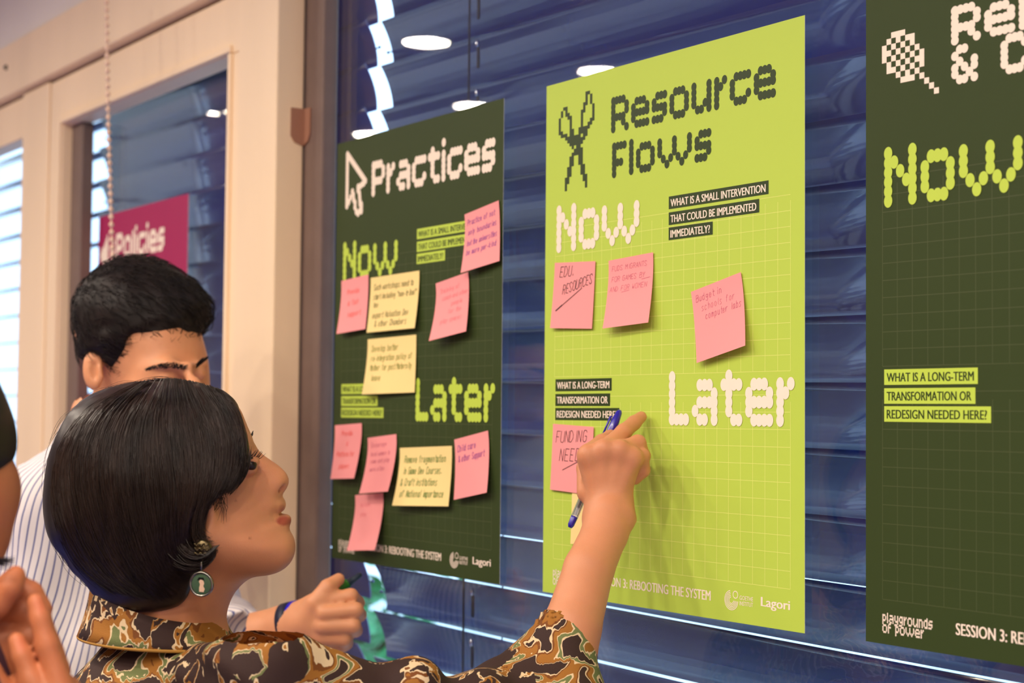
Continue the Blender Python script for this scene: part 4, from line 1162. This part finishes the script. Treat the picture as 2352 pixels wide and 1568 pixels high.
def collar():
    """turned collar: ring of cloth round the neck, falling outwards"""
    n = 56; rows = 7; V = []
    c0 = C(364, 1400, 1.5)
    for j in range(rows):
        s_ = j/(rows-1)
        for i in range(n):
            a = 2*math.pi*i/n; ca, sa = math.cos(a), math.sin(a)      # ca: +1 front (right), sa: +1 towards the camera
            if s_ < .28: q = s_/.28; out = -.006+.004*q; y = -.004+.016*math.sin(q*math.pi/2)
            else: q = (s_-.28)/.72; out = -.002+.0035*q+.009*q*q; y = .012-.040*q
            rx = .0625+out; rz = .066+out
            slope = -.055*(ca*rx/.06)*.33 - .004*max(sa, 0)
            lower = (s_ > .28)*((s_-.28)/.72)
            yy = y+slope*(1-.75*lower)-lower*(.0045)*(1+ca)*.0+lower*.006*max(sa, 0)
            V.append((c0[0]+rx*ca, c0[1]+yy, c0[2]-rz*sa))
    Fc = [(j*n+i, j*n+(i+1) % n, (j+1)*n+(i+1) % n, (j+1)*n+i) for j in range(rows-1) for i in range(n)]
    o = fig('collar', np.array(V), Fc, M_ikat, shirt)
    md = o.modifiers.new('cloth', 'SOLIDIFY'); md.thickness = .0028; md.offset = 0
    ed = np.array(V[-n:]); b_ = MB(); b_.tube([c2w(p) for p in list(ed)+[ed[0]]], .0017, 6, False)
    b_.build('collar_piping', mat('mustard_piping', lin((176, 128, 50)), .7), shirt, True)
collar()

# --- earrings: stud and hanging disc
M_brass = mat('dark_brass', lin((92, 80, 55)), .3, metallic=.9); M_silver = mat('dull_silver', lin((150, 145, 135)), .25, metallic=1)
M_enamel = mat('green_enamel', lin((70, 95, 72)), .15, coat=1.0); M_enam2 = mat('pale_enamel', lin((226, 190, 160)), .2, coat=1.0); M_enam3 = mat('dark_enamel', lin((28, 30, 28)), .2, coat=1)
er_c = c2w(C(463, 1341, 1.404))
er = empty('earring', er_c, 'round green disc earring with metal rim hanging below the woman\'s ear', 'earring')
nrm = -RCAM[2]*.96-RCAM[0]*.22; nrm /= np.linalg.norm(nrm)
b = MB(); b.lathe(er_c, nrm, [(.0001, 0), (.0088, 0), (.0095, .0006), (.0098, .0016), (.0108, .0018), (.0113, .0008), (.0113, -.001), (.0001, -.001)], 30); b.build('rim', M_silver, er, True)
b = MB(); b.lathe(er_c+nrm*.0006, nrm, [(.0001, .0009), (.006, .0007), (.0092, 0)], 26); b.build('enamel_disc', M_enamel, er, True)
def chip(pts, m_, name, lift=.0016):
    e1 = RCAM[0]-nrm*np.dot(RCAM[0], nrm); e1 /= np.linalg.norm(e1); e2 = np.cross(nrm, e1)
    if np.dot(e2, RCAM[1]) < 0: e2 = -e2
    v = [er_c+nrm*lift+e1*x*.001+e2*y*.001 for x, y in pts]; k = len(v); v += [p-nrm*.0008 for p in v]
    obj(name, v, [tuple(range(k)), tuple(range(2*k-1, k-1, -1))]+[(i, i+k, (i+1) % k+k, (i+1) % k) for i in range(k)], m_, er)
chip([(-1.6, -6.5), (2.6, -6.8), (3.6, -4), (2.2, -1.5), (3.2, 1), (2.2, 3.4), (-.6, 4.6), (-1.8, 2.5), (-.8, 0), (-1.6, -3)], M_enam2, 'pale_inlay')
chip([(-3.5, 3.6), (-2, 6.2), (2.5, 6), (3.4, 3.6), (1, 4.6)], M_enam3, 'dark_inlay', .0018)
b = MB(); b.tube([er_c+RCAM[1]*.0105, er_c+RCAM[1]*.018-RCAM[2]*.001, c2w(C(464, 1280, 1.406))], .0009, 6); b.build('hook', M_silver, er, True)
b = MB(); sc_ = c2w(C(466, 1260, 1.4055))
b.lathe(sc_, nrm, [(.0001, .0035), (.004, .003), (.0072, .0012), (.0084, -.001), (.0001, -.001)], 20)
for k in range(3):
    o_ = (k-1)*.0042; e1 = RCAM[0]; e2 = RCAM[1]
    b.tube([sc_+nrm*.0035+e1*(-.006+t*.012)+e2*(o_+.0012*math.sin(t*18+k)) for t in np.linspace(0, 1, 16)], .0008, 5)
b.build('braided_stud', M_brass, er, True)

# --- ballpoint pen in her hand
M_pblue = mat('blue_pen_plastic', lin((38, 28, 165)), .25, spec=.6, coat=.4)
M_clear = mat('clear_pen_barrel', lin((225, 225, 235)), .1, trans=.85); M_inkt = mat('ink_tube', lin((25, 18, 40)), .3)
pa, pb = c2w(C(1424, 942, 1.708)), c2w(C(1309, 1211, 1.668))
pen = empty('ballpoint_pen', pb, 'clear ballpoint pen with blue cap held in the pointing hand', 'pen')
ln = lambda t: pb+(pa-pb)*t
b = MB(); b.tube([ln(.0), ln(.02), ln(.075), ln(.09)], [.0022, .0034, .0038, .0036], 12); b.build('end_plug', M_pblue, pen, True)
b = MB(); b.tube([ln(.085), ln(.72)], .0039, 6); b.build('barrel', M_clear, pen)
b = MB(); b.tube([ln(.1), ln(.8)], .0016, 8); b.build('ink_tube', M_inkt, pen, True)
b = MB(); b.tube([ln(.70), ln(.71), ln(.90), ln(.98), ln(1.0)], [.0040, .0050, .0047, .0034, .0020], 14); b.build('cap', M_pblue, pen, True)
sd = np.cross(pa-pb, RCAM[2]); sd /= np.linalg.norm(sd)
b = MB(); b.tube([ln(.93)+sd*.005, ln(.92)+sd*.0066, ln(.74)+sd*.0066], [.0011, .0013, .0010], 8); b.build('clip', M_pblue, pen, True)
# ------------------------------------------------------------------ man in the striped shirt
SKIN2 = skin_mat('light_brown_skin', (218, 152, 110))
HAIR2 = vary(hair_mat('black_brown_hair', (24, 16, 15), .62), 60, .5, stretch=(1, 1, .4))
def stripes():
    M = mat('striped_shirt_cotton', lin((226, 220, 220)), .8, spec=.2)
    nt = M.node_tree; N = nt.nodes; L = nt.links; b_ = N['Principled BSDF']
    a = N.new('ShaderNodeAttribute'); a.attribute_name = 'stripe'
    fr = N.new('ShaderNodeMath'); fr.operation = 'FRACT'; L.new(a.outputs['Fac'], fr.inputs[0])
    r = N.new('ShaderNodeValToRGB'); e = r.color_ramp.elements; base = lin((230, 224, 224)); ln_ = lin((92, 98, 150))
    e[0].position, e[0].color = 0, base; e[1].position, e[1].color = .36, base
    for p, c_ in ((.42, ln_), (.56, ln_), (.62, base), (1, base)): q = e.new(p); q.color = c_
    L.new(fr.outputs[0], r.inputs[0]); L.new(r.outputs[0], b_.inputs['Base Color'])
    return M
M_stripe = stripes()
MD = 2.1
mroot = c2w(C(300, 1500, 2.14))
man = empty('person', (mroot[0], mroot[1], 0), 'man with short black hair and blue striped white shirt looking down behind the woman', 'person')
def man_head():
    g = G(C(150, 1200, MD)[:2].tolist()+[1.97], C(520, 570, MD)[:2].tolist()+[2.27], .0034)
    F = ell(g, C(312, 740, 2.12), (.080, .080, .088), -.25)
    F = smin(F, ell(g, C(372, 850, 2.085), (.061, .088, .060), .12, .5), .03)
    F = smin(F, ell(g, C(388, 935, 2.075), (.042, .042, .045), .1), .03)        # chin and jaw
    F = smin(F, chain(g, [C(300, 900, 2.12), C(285, 1010, 2.14)], [.048, .052]), .03)
    F = smin(F, chain(g, [C(335, 850, 2.032), C(385, 842, 2.022), C(430, 850, 2.022), C(468, 838, 2.05)], [.008, .009, .008, .006], .01), .014)   # brow ridge
    F = smin(F, chain(g, [C(432, 850, 2.022), C(446, 885, 2.002), C(450, 905, 1.996)], [.007, .0095, .012], .004), .010)   # nose
    F = smax(F, -ell(g, C(383, 868, 2.010), (.019, .009, .013)), .012)
    F = smax(F, -ell(g, C(462, 862, 2.024), (.011, .009, .013)), .010)
    F = smin(F, ell(g, C(381, 866, 2.027), (.0145, .010, .010)), .003)           # lowered lids
    F = smin(F, ell(g, C(458, 858, 2.038), (.009, .009, .009)), .003)
    F = smin(F, ell(g, C(340, 905, 2.035), (.022, .02, .014)), .02)              # cheek
    F = smin(F, ell(g, C(412, 960, 2.03), (.016, .008, .012)), .006)             # lips
    ear = ell(g, C(213, 852, 2.052), (.0155, .026, .009), .12, -.5)
    ear = smax(ear, -ell(g, C(218, 850, 2.040), (.0085, .017, .010), .12), .003)
    ear = smin(ear, cone(g, C(228, 842, 2.048), C(231, 868, 2.046), .0035, .0045), .003)
    F = smin(F, ear, .006)
    V, Q = surface(g, F); return relax(V, Q, 2), Q
def fist(g, wr, palm_c, palm_r, mcp, pip, dip, tip, thumb, r=.0088, rot=0.):
    F = ell(g, palm_c, palm_r, rot)
    F = smin(F, cone(g, wr, palm_c, .024, .026), .02)
    f_ = None
    for a, b_, c_, d in zip(mcp, pip, dip, tip):
        q = chain(g, [a, b_, c_, d], [r*1.1, r, r*.92, r*.8]); f_ = q if f_ is None else smin(f_, q, .0015)
    F = smin(F, f_, .007)
    return smin(F, chain(g, thumb, [.013, .0112, .0100, .0082]), .006)
def man_hand():
    g = G(C(560, 1540, 2.02)[:2].tolist()+[1.93], C(860, 1290, 2.02)[:2].tolist()+[2.11], .0026)
    mcp = [C(748, 1380, 1.995), C(745, 1408, 1.985), C(742, 1438, 1.985), C(738, 1464, 1.992)]
    pip = [C(806, 1368, 2.000), C(818, 1400, 1.986), C(812, 1436, 1.984), C(790, 1466, 1.990)]
    dip = [C(822, 1384, 2.026), C(826, 1412, 2.016), C(817, 1447, 2.012), C(795, 1476, 2.014)]
    tip = [C(796, 1380, 2.040), C(800, 1412, 2.036), C(790, 1446, 2.030), C(772, 1476, 2.028)]
    F = fist(g, C(668, 1438, 2.03), C(728, 1430, 2.012), (.026, .038, .022), mcp, pip, dip, tip,
             [C(700, 1430, 2.000), C(722, 1385, 1.992), C(752, 1348, 1.998), C(778, 1330, 2.012)], .0095)
    F = smin(F, ell(g, C(742, 1478, 2.02), (.026, .02, .018)), .015)
    F = smin(F, chain(g, [C(545, 1475, 2.06), C(640, 1442, 2.04), C(690, 1432, 2.02)], [.034, .027, .025]), .015)
    V, Q = surface(g, F); return relax(V, Q, 2), Q
def man_torso():
    g = G([-.85, -1.05, 1.85], [-.1, -.08, 2.5], .014)
    F = chain(g, [C(252, 960, 2.12), C(255, 1090, 2.14)], [.052, .06])
    F = smin(F, ell(g, C(262, 1420, 2.16), (.135, .22, .13)), .06)
    F = smin(F, ell(g, C(280, 1680, 2.16), (.115, .16, .12)), .06)
    V, Q = surface(g, F); return V, Q
hp = c2w(C(290, 1750, 2.17)); hp[2] = .88
legs = lower_body(man, hp, RCAM[0], SKIN2, mat('navy_trousers', lin((40, 46, 70)), .8), M_shoe, .09)
parts = [man_head(), man_hand(), man_torso()]
V, Q = join(parts); P = px_of(V); col = np.ones((len(V), 3))
lipm = blob(P, 412, 960, 26, 13, .3); col = col*(1-lipm[:, None])+lipm[:, None]*np.array([.8, .5, .5])
o = fig('body', V, Q, SKIN2, man, col); add_legs(o, legs)
MHV = [(188, 826), (179, 790), (174, 752), (172, 712), (180, 676), (200, 646), (233, 615), (268, 597), (310, 590), (345, 592), (380, 606), (414, 624), (449, 652), (473, 676), (486, 700), (488, 740), (480, 790), (440, 850), (350, 900), (270, 890), (220, 860)]
MHM = [(178, 835), (165, 760), (160, 700), (190, 620), (260, 580), (345, 578), (430, 610), (490, 665), (490, 724), (472, 748), (462, 764), (446, 772), (430, 778), (412, 788), (396, 793), (372, 796), (351, 786), (338, 774), (322, 768), (305, 768), (292, 784), (293, 815), (284, 845), (275, 865), (262, 862), (250, 848), (241, 830), (228, 818), (212, 812), (198, 816), (189, 828)]
def man_hair():
    g = G(C(140, 900, MD)[:2].tolist()+[1.98], C(510, 560, MD)[:2].tolist()+[2.27], .003)
    F = inflate(g, MHV, 2.118, .097, .095, 3)
    F = F+g.noise((.014, .009, .014), 31, .0009)+g.noise((.03, .02, .03), 33, .0012)
    F = smax(F, mask_px(g, MHM), .008)
    V, Q = surface(g, F); return relax(V, Q, 1), Q, F, g
V, Q, F_, g_ = man_hair()
def tufts(V, Q, n, seed, flow, L=(.012, .026), r=.0006):
    """short locks lying on a hair surface"""
    rg = np.random.default_rng(seed)
    nrm_ = np.zeros_like(V); a = V[Q[:, 0]]; fn = np.cross(V[Q[:, 2]]-a, V[Q[:, 3]]-V[Q[:, 1]])
    for k in range(4): np.add.at(nrm_, Q[:, k], fn)
    nrm_ /= np.linalg.norm(nrm_, axis=1, keepdims=True)+1e-12
    ii = rg.integers(0, len(V), n); K = 5; SV = []; SQ = []
    for c_, i in enumerate(ii):
        p, nn = V[i], nrm_[i]; d = np.array(flow(p))+rg.normal(0, .35, 3); d -= nn*np.dot(d, nn); d /= np.linalg.norm(d)+1e-9
        l_ = rg.uniform(*L); s_ = np.cross(d, nn)
        for k in range(K):
            t = k/(K-1); q = p+d*l_*t+nn*(.0025*math.sin(math.pi*min(1, t*1.1))+.0004); rr = r*(1-t*.85)
            for a_ in (0, 2.094, 4.189): SV.append(q+rr*(math.cos(a_)*s_+math.sin(a_)*nn))
        b0 = c_*K*3
        SQ += [(b0+k*3+j, b0+k*3+(j+1) % 3, b0+(k+1)*3+(j+1) % 3, b0+(k+1)*3+j) for k in range(K-1) for j in range(3)]
    return np.array(SV), np.array(SQ)
sv = tufts(V, Q, 2600, 5, lambda p: (.8, -.5, -.2))
V, Q = join([(V, Q), sv]); fig('hair', V, Q, HAIR2, man)
def brow(name, pts, rs, parent):
    b = MB()
    for i in range(190):
        t = random.random()*(len(pts)-1.01); k = int(t); w_ = rs[k]*(1-t+k)+rs[k+1]*(t-k)
        p = pts[k]*(1-t+k)+pts[k+1]*(t-k)+np.array([0, random.uniform(-1, 1)*w_, random.uniform(-.001, .0005)])
        tg = pts[k+1]-pts[k]; tg /= np.linalg.norm(tg); d = tg*random.choice((-.9, .9))*.4+np.array([.35, .3, -.1]); b.tube([c2w(p), c2w(p+d*.008)], [.00055, .0002], 4)
    b.build(name, HAIR2, parent)
brow('eyebrow', [C(330, 851, 2.022), C(355, 843, 2.014), C(390, 840, 2.008), C(424, 845, 2.008)], [.001, .0026, .0034, .0026], man)
brow('eyebrow', [C(450, 841, 2.014), C(460, 832, 2.023), C(474, 824, 2.045)], [.0028, .0034, .0012], man)
b = MB(); b.tube([c2w(p) for p in (C(352, 868, 2.019), C(380, 874, 2.0145), C(405, 870, 2.018))], [.0006, .0016, .0008], 6); b.build('eyelashes', M_black, man)

def man_shirt():
    g = G(C(-60, 1950, 2.15)[:2].tolist()+[1.86], C(650, 960, 2.1)[:2].tolist()+[2.52], .0058)
    F = ell(g, C(270, 1420, 2.16), (.150, .24, .145))
    F = smin(F, ell(g, C(285, 1720, 2.16), (.135, .18, .135)), .06)
    F = smin(F, chain(g, [C(245, 1075, 2.12), C(150, 1130, 2.08), C(95, 1170, 2.06)], [.062, .062, .060]), .05)     # near shoulder
    F = smin(F, chain(g, [C(250, 1075, 2.14), C(400, 1150, 2.26), C(430, 1180, 2.30)], [.06, .06, .058]), .05)
    F = smin(F, chain(g, [C(95, 1170, 2.06), C(90, 1400, 2.04), C(150, 1640, 2.00)], [.056, .056, .052]), .035)      # near upper arm
    F = smin(F, chain(g, [C(430, 1180, 2.30), C(480, 1420, 2.22), C(560, 1480, 2.06)], [.055, .053, .046]), .035)    # far arm forward
    F = smin(F, chain(g, [C(248, 960, 2.115), C(250, 1010, 2.12)], [.060, .066]), .02)
    F = F+g.noise((.06, .12, .06), 12, .005)+g.noise((.02, .06, .02), 13, .0014)
    F = smax(F, -chain(g, [C(246, 880, 2.105), C(250, 985, 2.12)], [.062, .056]), .005)
    F = smax(F, -chain(g, [C(565, 1470, 2.05), C(680, 1438, 2.02)], [.036, .036]), .004)
    V, Q = surface(g, F); return relax(V, Q, 2), Q
V, Q = man_shirt(); o = fig('shirt', V, Q, M_stripe, man)
ph = px_of(V); c0 = C(265, 1400, 2.16)
ang = np.arctan2(V[:, 0]-c0[0], -(V[:, 2]-c0[2]))
val = (ang*.16+(V[:, 1]-c0[1])*-.13)/.0075
a_ = o.data.attributes.new('stripe', 'FLOAT', 'POINT'); a_.data.foreach_set('value', val.astype(np.float32)+100)

# marker and wristband
M_mgreen = mat('green_marker', lin((40, 120, 40)), .35); M_mcap = mat('marker_cap_dark', lin((28, 44, 60)), .35)
qa, qb = c2w(C(752, 1372, 2.020)), c2w(C(812, 1330, 2.030))
mk = empty('marker_pen', qa, 'green marker pen gripped in the fist at lower centre', 'pen')
dd = (qb-qa)
b = MB(); b.tube([qa-dd*.5, qa+dd*.8], .0062, 12); b.build('barrel', M_mgreen, mk, True)
b = MB(); b.tube([qa+dd*.8, qa+dd*.82, qa+dd*1.0, qa+dd*1.25, qa+dd*1.3], [.0062, .0050, .0040, .0034, .002], 12); b.build('tip', M_mcap, mk, True)
wb_c = C(676, 1436, 2.027)
wb = empty('wristband', c2w(wb_c), 'dark navy wristband with bright blue lining on the wrist by the fist', 'wristband')
axw = C(720, 1424, 2.015)-C(630, 1446, 2.04); axw /= np.linalg.norm(axw)
e1 = np.cross(axw, [0, 0, 1.]); e1 /= np.linalg.norm(e1); e2 = np.cross(axw, e1)
def band(w0, w1, r, name, m_):
    V = []; n = 40
    for rr, z in ((r, w0), (r+.0025, w0), (r+.0025, w1), (r, w1)):
        for i in range(n):
            a = 2*math.pi*i/n; V.append(wb_c+axw*z+rr*(math.cos(a)*e1*1.0+math.sin(a)*e2*.92))
    Fc = [(k*n+i, k*n+(i+1) % n, ((k+1) % 4)*n+(i+1) % n, ((k+1) % 4)*n+i) for k in range(4) for i in range(n)]
    fig(name, np.array(V), Fc, m_, wb)
band(-.010, .004, .0285, 'strap', mat('navy_strap', lin((22, 24, 52)), .5)); band(.0042, .010, .0282, 'lining', mat('bright_blue_strap', lin((30, 20, 200)), .4))

# ------------------------------------------------------------------ person at the left edge, hands clasped
SKIN3 = skin_mat('brown_skin', (198, 120, 80))
HAIR3 = hair_mat('plum_black_hair', (20, 10, 18), .45)
LD = 1.15
lr = c2w(C(-300, 1500, LD))
left = empty('person', (lr[0], lr[1], 0), 'person cut off by the left edge with dark hair and clasped hands', 'person')
def left_head():
    g = G(C(-520, 1560, LD)[:2].tolist()+[1.03], C(60, 780, LD)[:2].tolist()+[1.27], .0034)
    F = ell(g, C(-240, 1050, 1.15), (.074, .084, .074))
    F = smin(F, ell(g, C(-130, 1150, 1.16), (.046, .066, .055), .1), .025)
    F = smin(F, ell(g, C(-110, 1230, 1.16), (.034, .030, .040)), .02)
    F = smin(F, ell(g, C(6, 1128, 1.165), (.006, .012, .02)), .02)
    F = smin(F, chain(g, [C(-230, 1200, 1.15), C(-250, 1420, 1.15)], [.048, .055]), .03)
    V, Q = surface(g, F); return relax(V, Q, 2), Q
def left_hands():
    g = G(C(-260, 1700, LD)[:2].tolist()+[1.04], C(220, 1280, LD)[:2].tolist()+[1.24], .0024)
    # near hand: palm facing the far one, fingertips up and to the left
    F = ell(g, C(90, 1640, 1.125), (.034, .034, .016), .6)
    fs = [[(150, 1610), (108, 1480), (92, 1420), (82, 1380)], [(112, 1640), (72, 1560), (50, 1505), (38, 1470)], [(60, 1680), (14, 1610), (-6, 1570), (-16, 1535)]]
    f_ = None
    for k, p in enumerate(fs):
        q = chain(g, [C(x, y, 1.112-.004*k+.002*i) for i, (x, y) in enumerate(p)], [.0088, .0082, .0074, .0062]); f_ = q if f_ is None else smin(f_, q, .0012)
    F = smin(F, f_, .004)
    # far hand behind it, fingers wrapping over
    H = ell(g, C(-40, 1520, 1.155), (.046, .040, .020), -.5)
    fs2 = [[(-40, 1370), (30, 1345), (70, 1362), (98, 1398)], [(-20, 1410), (50, 1400), (92, 1432), (118, 1480)], [(-10, 1460), (70, 1460), (118, 1500), (140, 1540)]]
    f2 = None
    for k, p in enumerate(fs2):
        q = chain(g, [C(x, y, 1.150-.002*k) for x, y in p], [.0102, .0098, .0088, .0074]); f2 = q if f2 is None else smin(f2, q, .0012)
    H = smin(H, f2, .006)
    H = smin(H, chain(g, [C(-60, 1430, 1.13), C(-10, 1385, 1.122), C(22, 1345, 1.122), C(36, 1322, 1.126)], [.012, .0105, .0095, .0075]), .006)
    H = smin(H, chain(g, [C(-60, 1540, 1.15), C(-230, 1700, 1.17)], [.028, .033]), .02)
    F = smin(F, chain(g, [C(100, 1650, 1.125), C(40, 1760, 1.12)], [.026, .03]), .02)
    F = smin(F, H, .0015)
    V, Q = surface(g, F); return relax(V, Q, 2), Q
def left_torso():
    g = G([-.62, -.80, .95], [.02, -.18, 1.40], .014)
    F = ell(g, C(-300, 1800, 1.17), (.115, .17, .12))
    F = smin(F, chain(g, [C(-250, 1380, 1.15), C(-265, 1500, 1.16)], [.05, .06]), .04)
    F = smin(F, ell(g, C(-300, 2250, 1.18), (.11, .15, .11)), .05)
    return surface(g, F)
hp = c2w(C(-330, 2300, 1.19)); hp[2] = .80
legs = lower_body(left, hp, RCAM[0], SKIN3, mat('grey_trousers', lin((70, 70, 74)), .8), M_shoe, .08)
V, Q = join([left_head(), left_hands(), left_torso()]); P = px_of(V); col = np.ones((len(V), 3))
for x, y in ((89, 1388), (45, 1478)):
    k_ = blob(P, x+3, y, 13, 20, .2)*(V[:, 2] < 1.1165); col = col*(1-k_[:, None]*.7)+k_[:, None]*.7*np.array([1.15, 1.0, 1.1])
o = fig('body', V, Q, SKIN3, left, col); add_legs(o, legs)
def left_hair():
    HVp = [(4, 1086), (18, 1072), (27, 1040), (26, 998), (14, 952), (-14, 890), (-66, 800), (-150, 736), (-260, 716), (-375, 750), (-468, 860), (-512, 1030), (-500, 1190), (-420, 1290), (-330, 1340), (-250, 1330), (-180, 1260), (-120, 1180), (-60, 1130)]
    g = G(C(-550, 1390, LD)[:2].tolist()+[1.03], C(50, 690, LD)[:2].tolist()+[1.28], .0034)
    F = inflate(g, HVp, LD, .092, .085, 3)+g.noise((.03, .15, .03), 41, .0015)
    V, Q = surface(g, F); V = relax(V, Q, 1)
    b_ = MB()
    for i in range(26):
        p = C(-60+random.uniform(-20, 20), 1240+random.uniform(-10, 20), 1.10); e = C(random.uniform(8, 36), 1300+random.uniform(-22, 8), 1.105)
        m_ = (p+e)/2+np.array([0, -.006, 0]); b_.tube([p, m_, e], [.0007, .0006, .0002], 4, False)
    return join([(V, Q), (np.array(b_.v), np.array(b_.f))])
V, Q = left_hair(); fig('hair', V, Q, HAIR3, left)
g = G([-.66, -.95, .92], [.05, -.14, 1.45], .009)
F = ell(g, C(-300, 1800, 1.17), (.135, .18, .14))
F = smin(F, ell(g, C(-320, 2250, 1.18), (.13, .2, .13)), .06)
F = smin(F, chain(g, [C(-260, 1520, 1.10), C(-190, 1640, 1.04), C(-80, 2000, 1.06)], [.06, .055, .05]), .04)
F = smin(F, chain(g, [C(-260, 1520, 1.20), C(-160, 1640, 1.28), C(-120, 1950, 1.25)], [.06, .055, .05]), .04)
F = smin(F, chain(g, [C(-80, 2000, 1.06), C(20, 1800, 1.11)], [.046, .036]), .02)
F = smin(F, chain(g, [C(-120, 1950, 1.25), C(-200, 1730, 1.19)], [.046, .038]), .02)
F = smax(F, -chain(g, [C(-240, 1300, 1.15), C(-255, 1470, 1.155)], [.056, .052]), .006)
V, Q = surface(g, F); V = relax(V, Q, 2); fig('shirt', V, Q, mat('plum_cotton', lin((90, 60, 80)), .8), left)
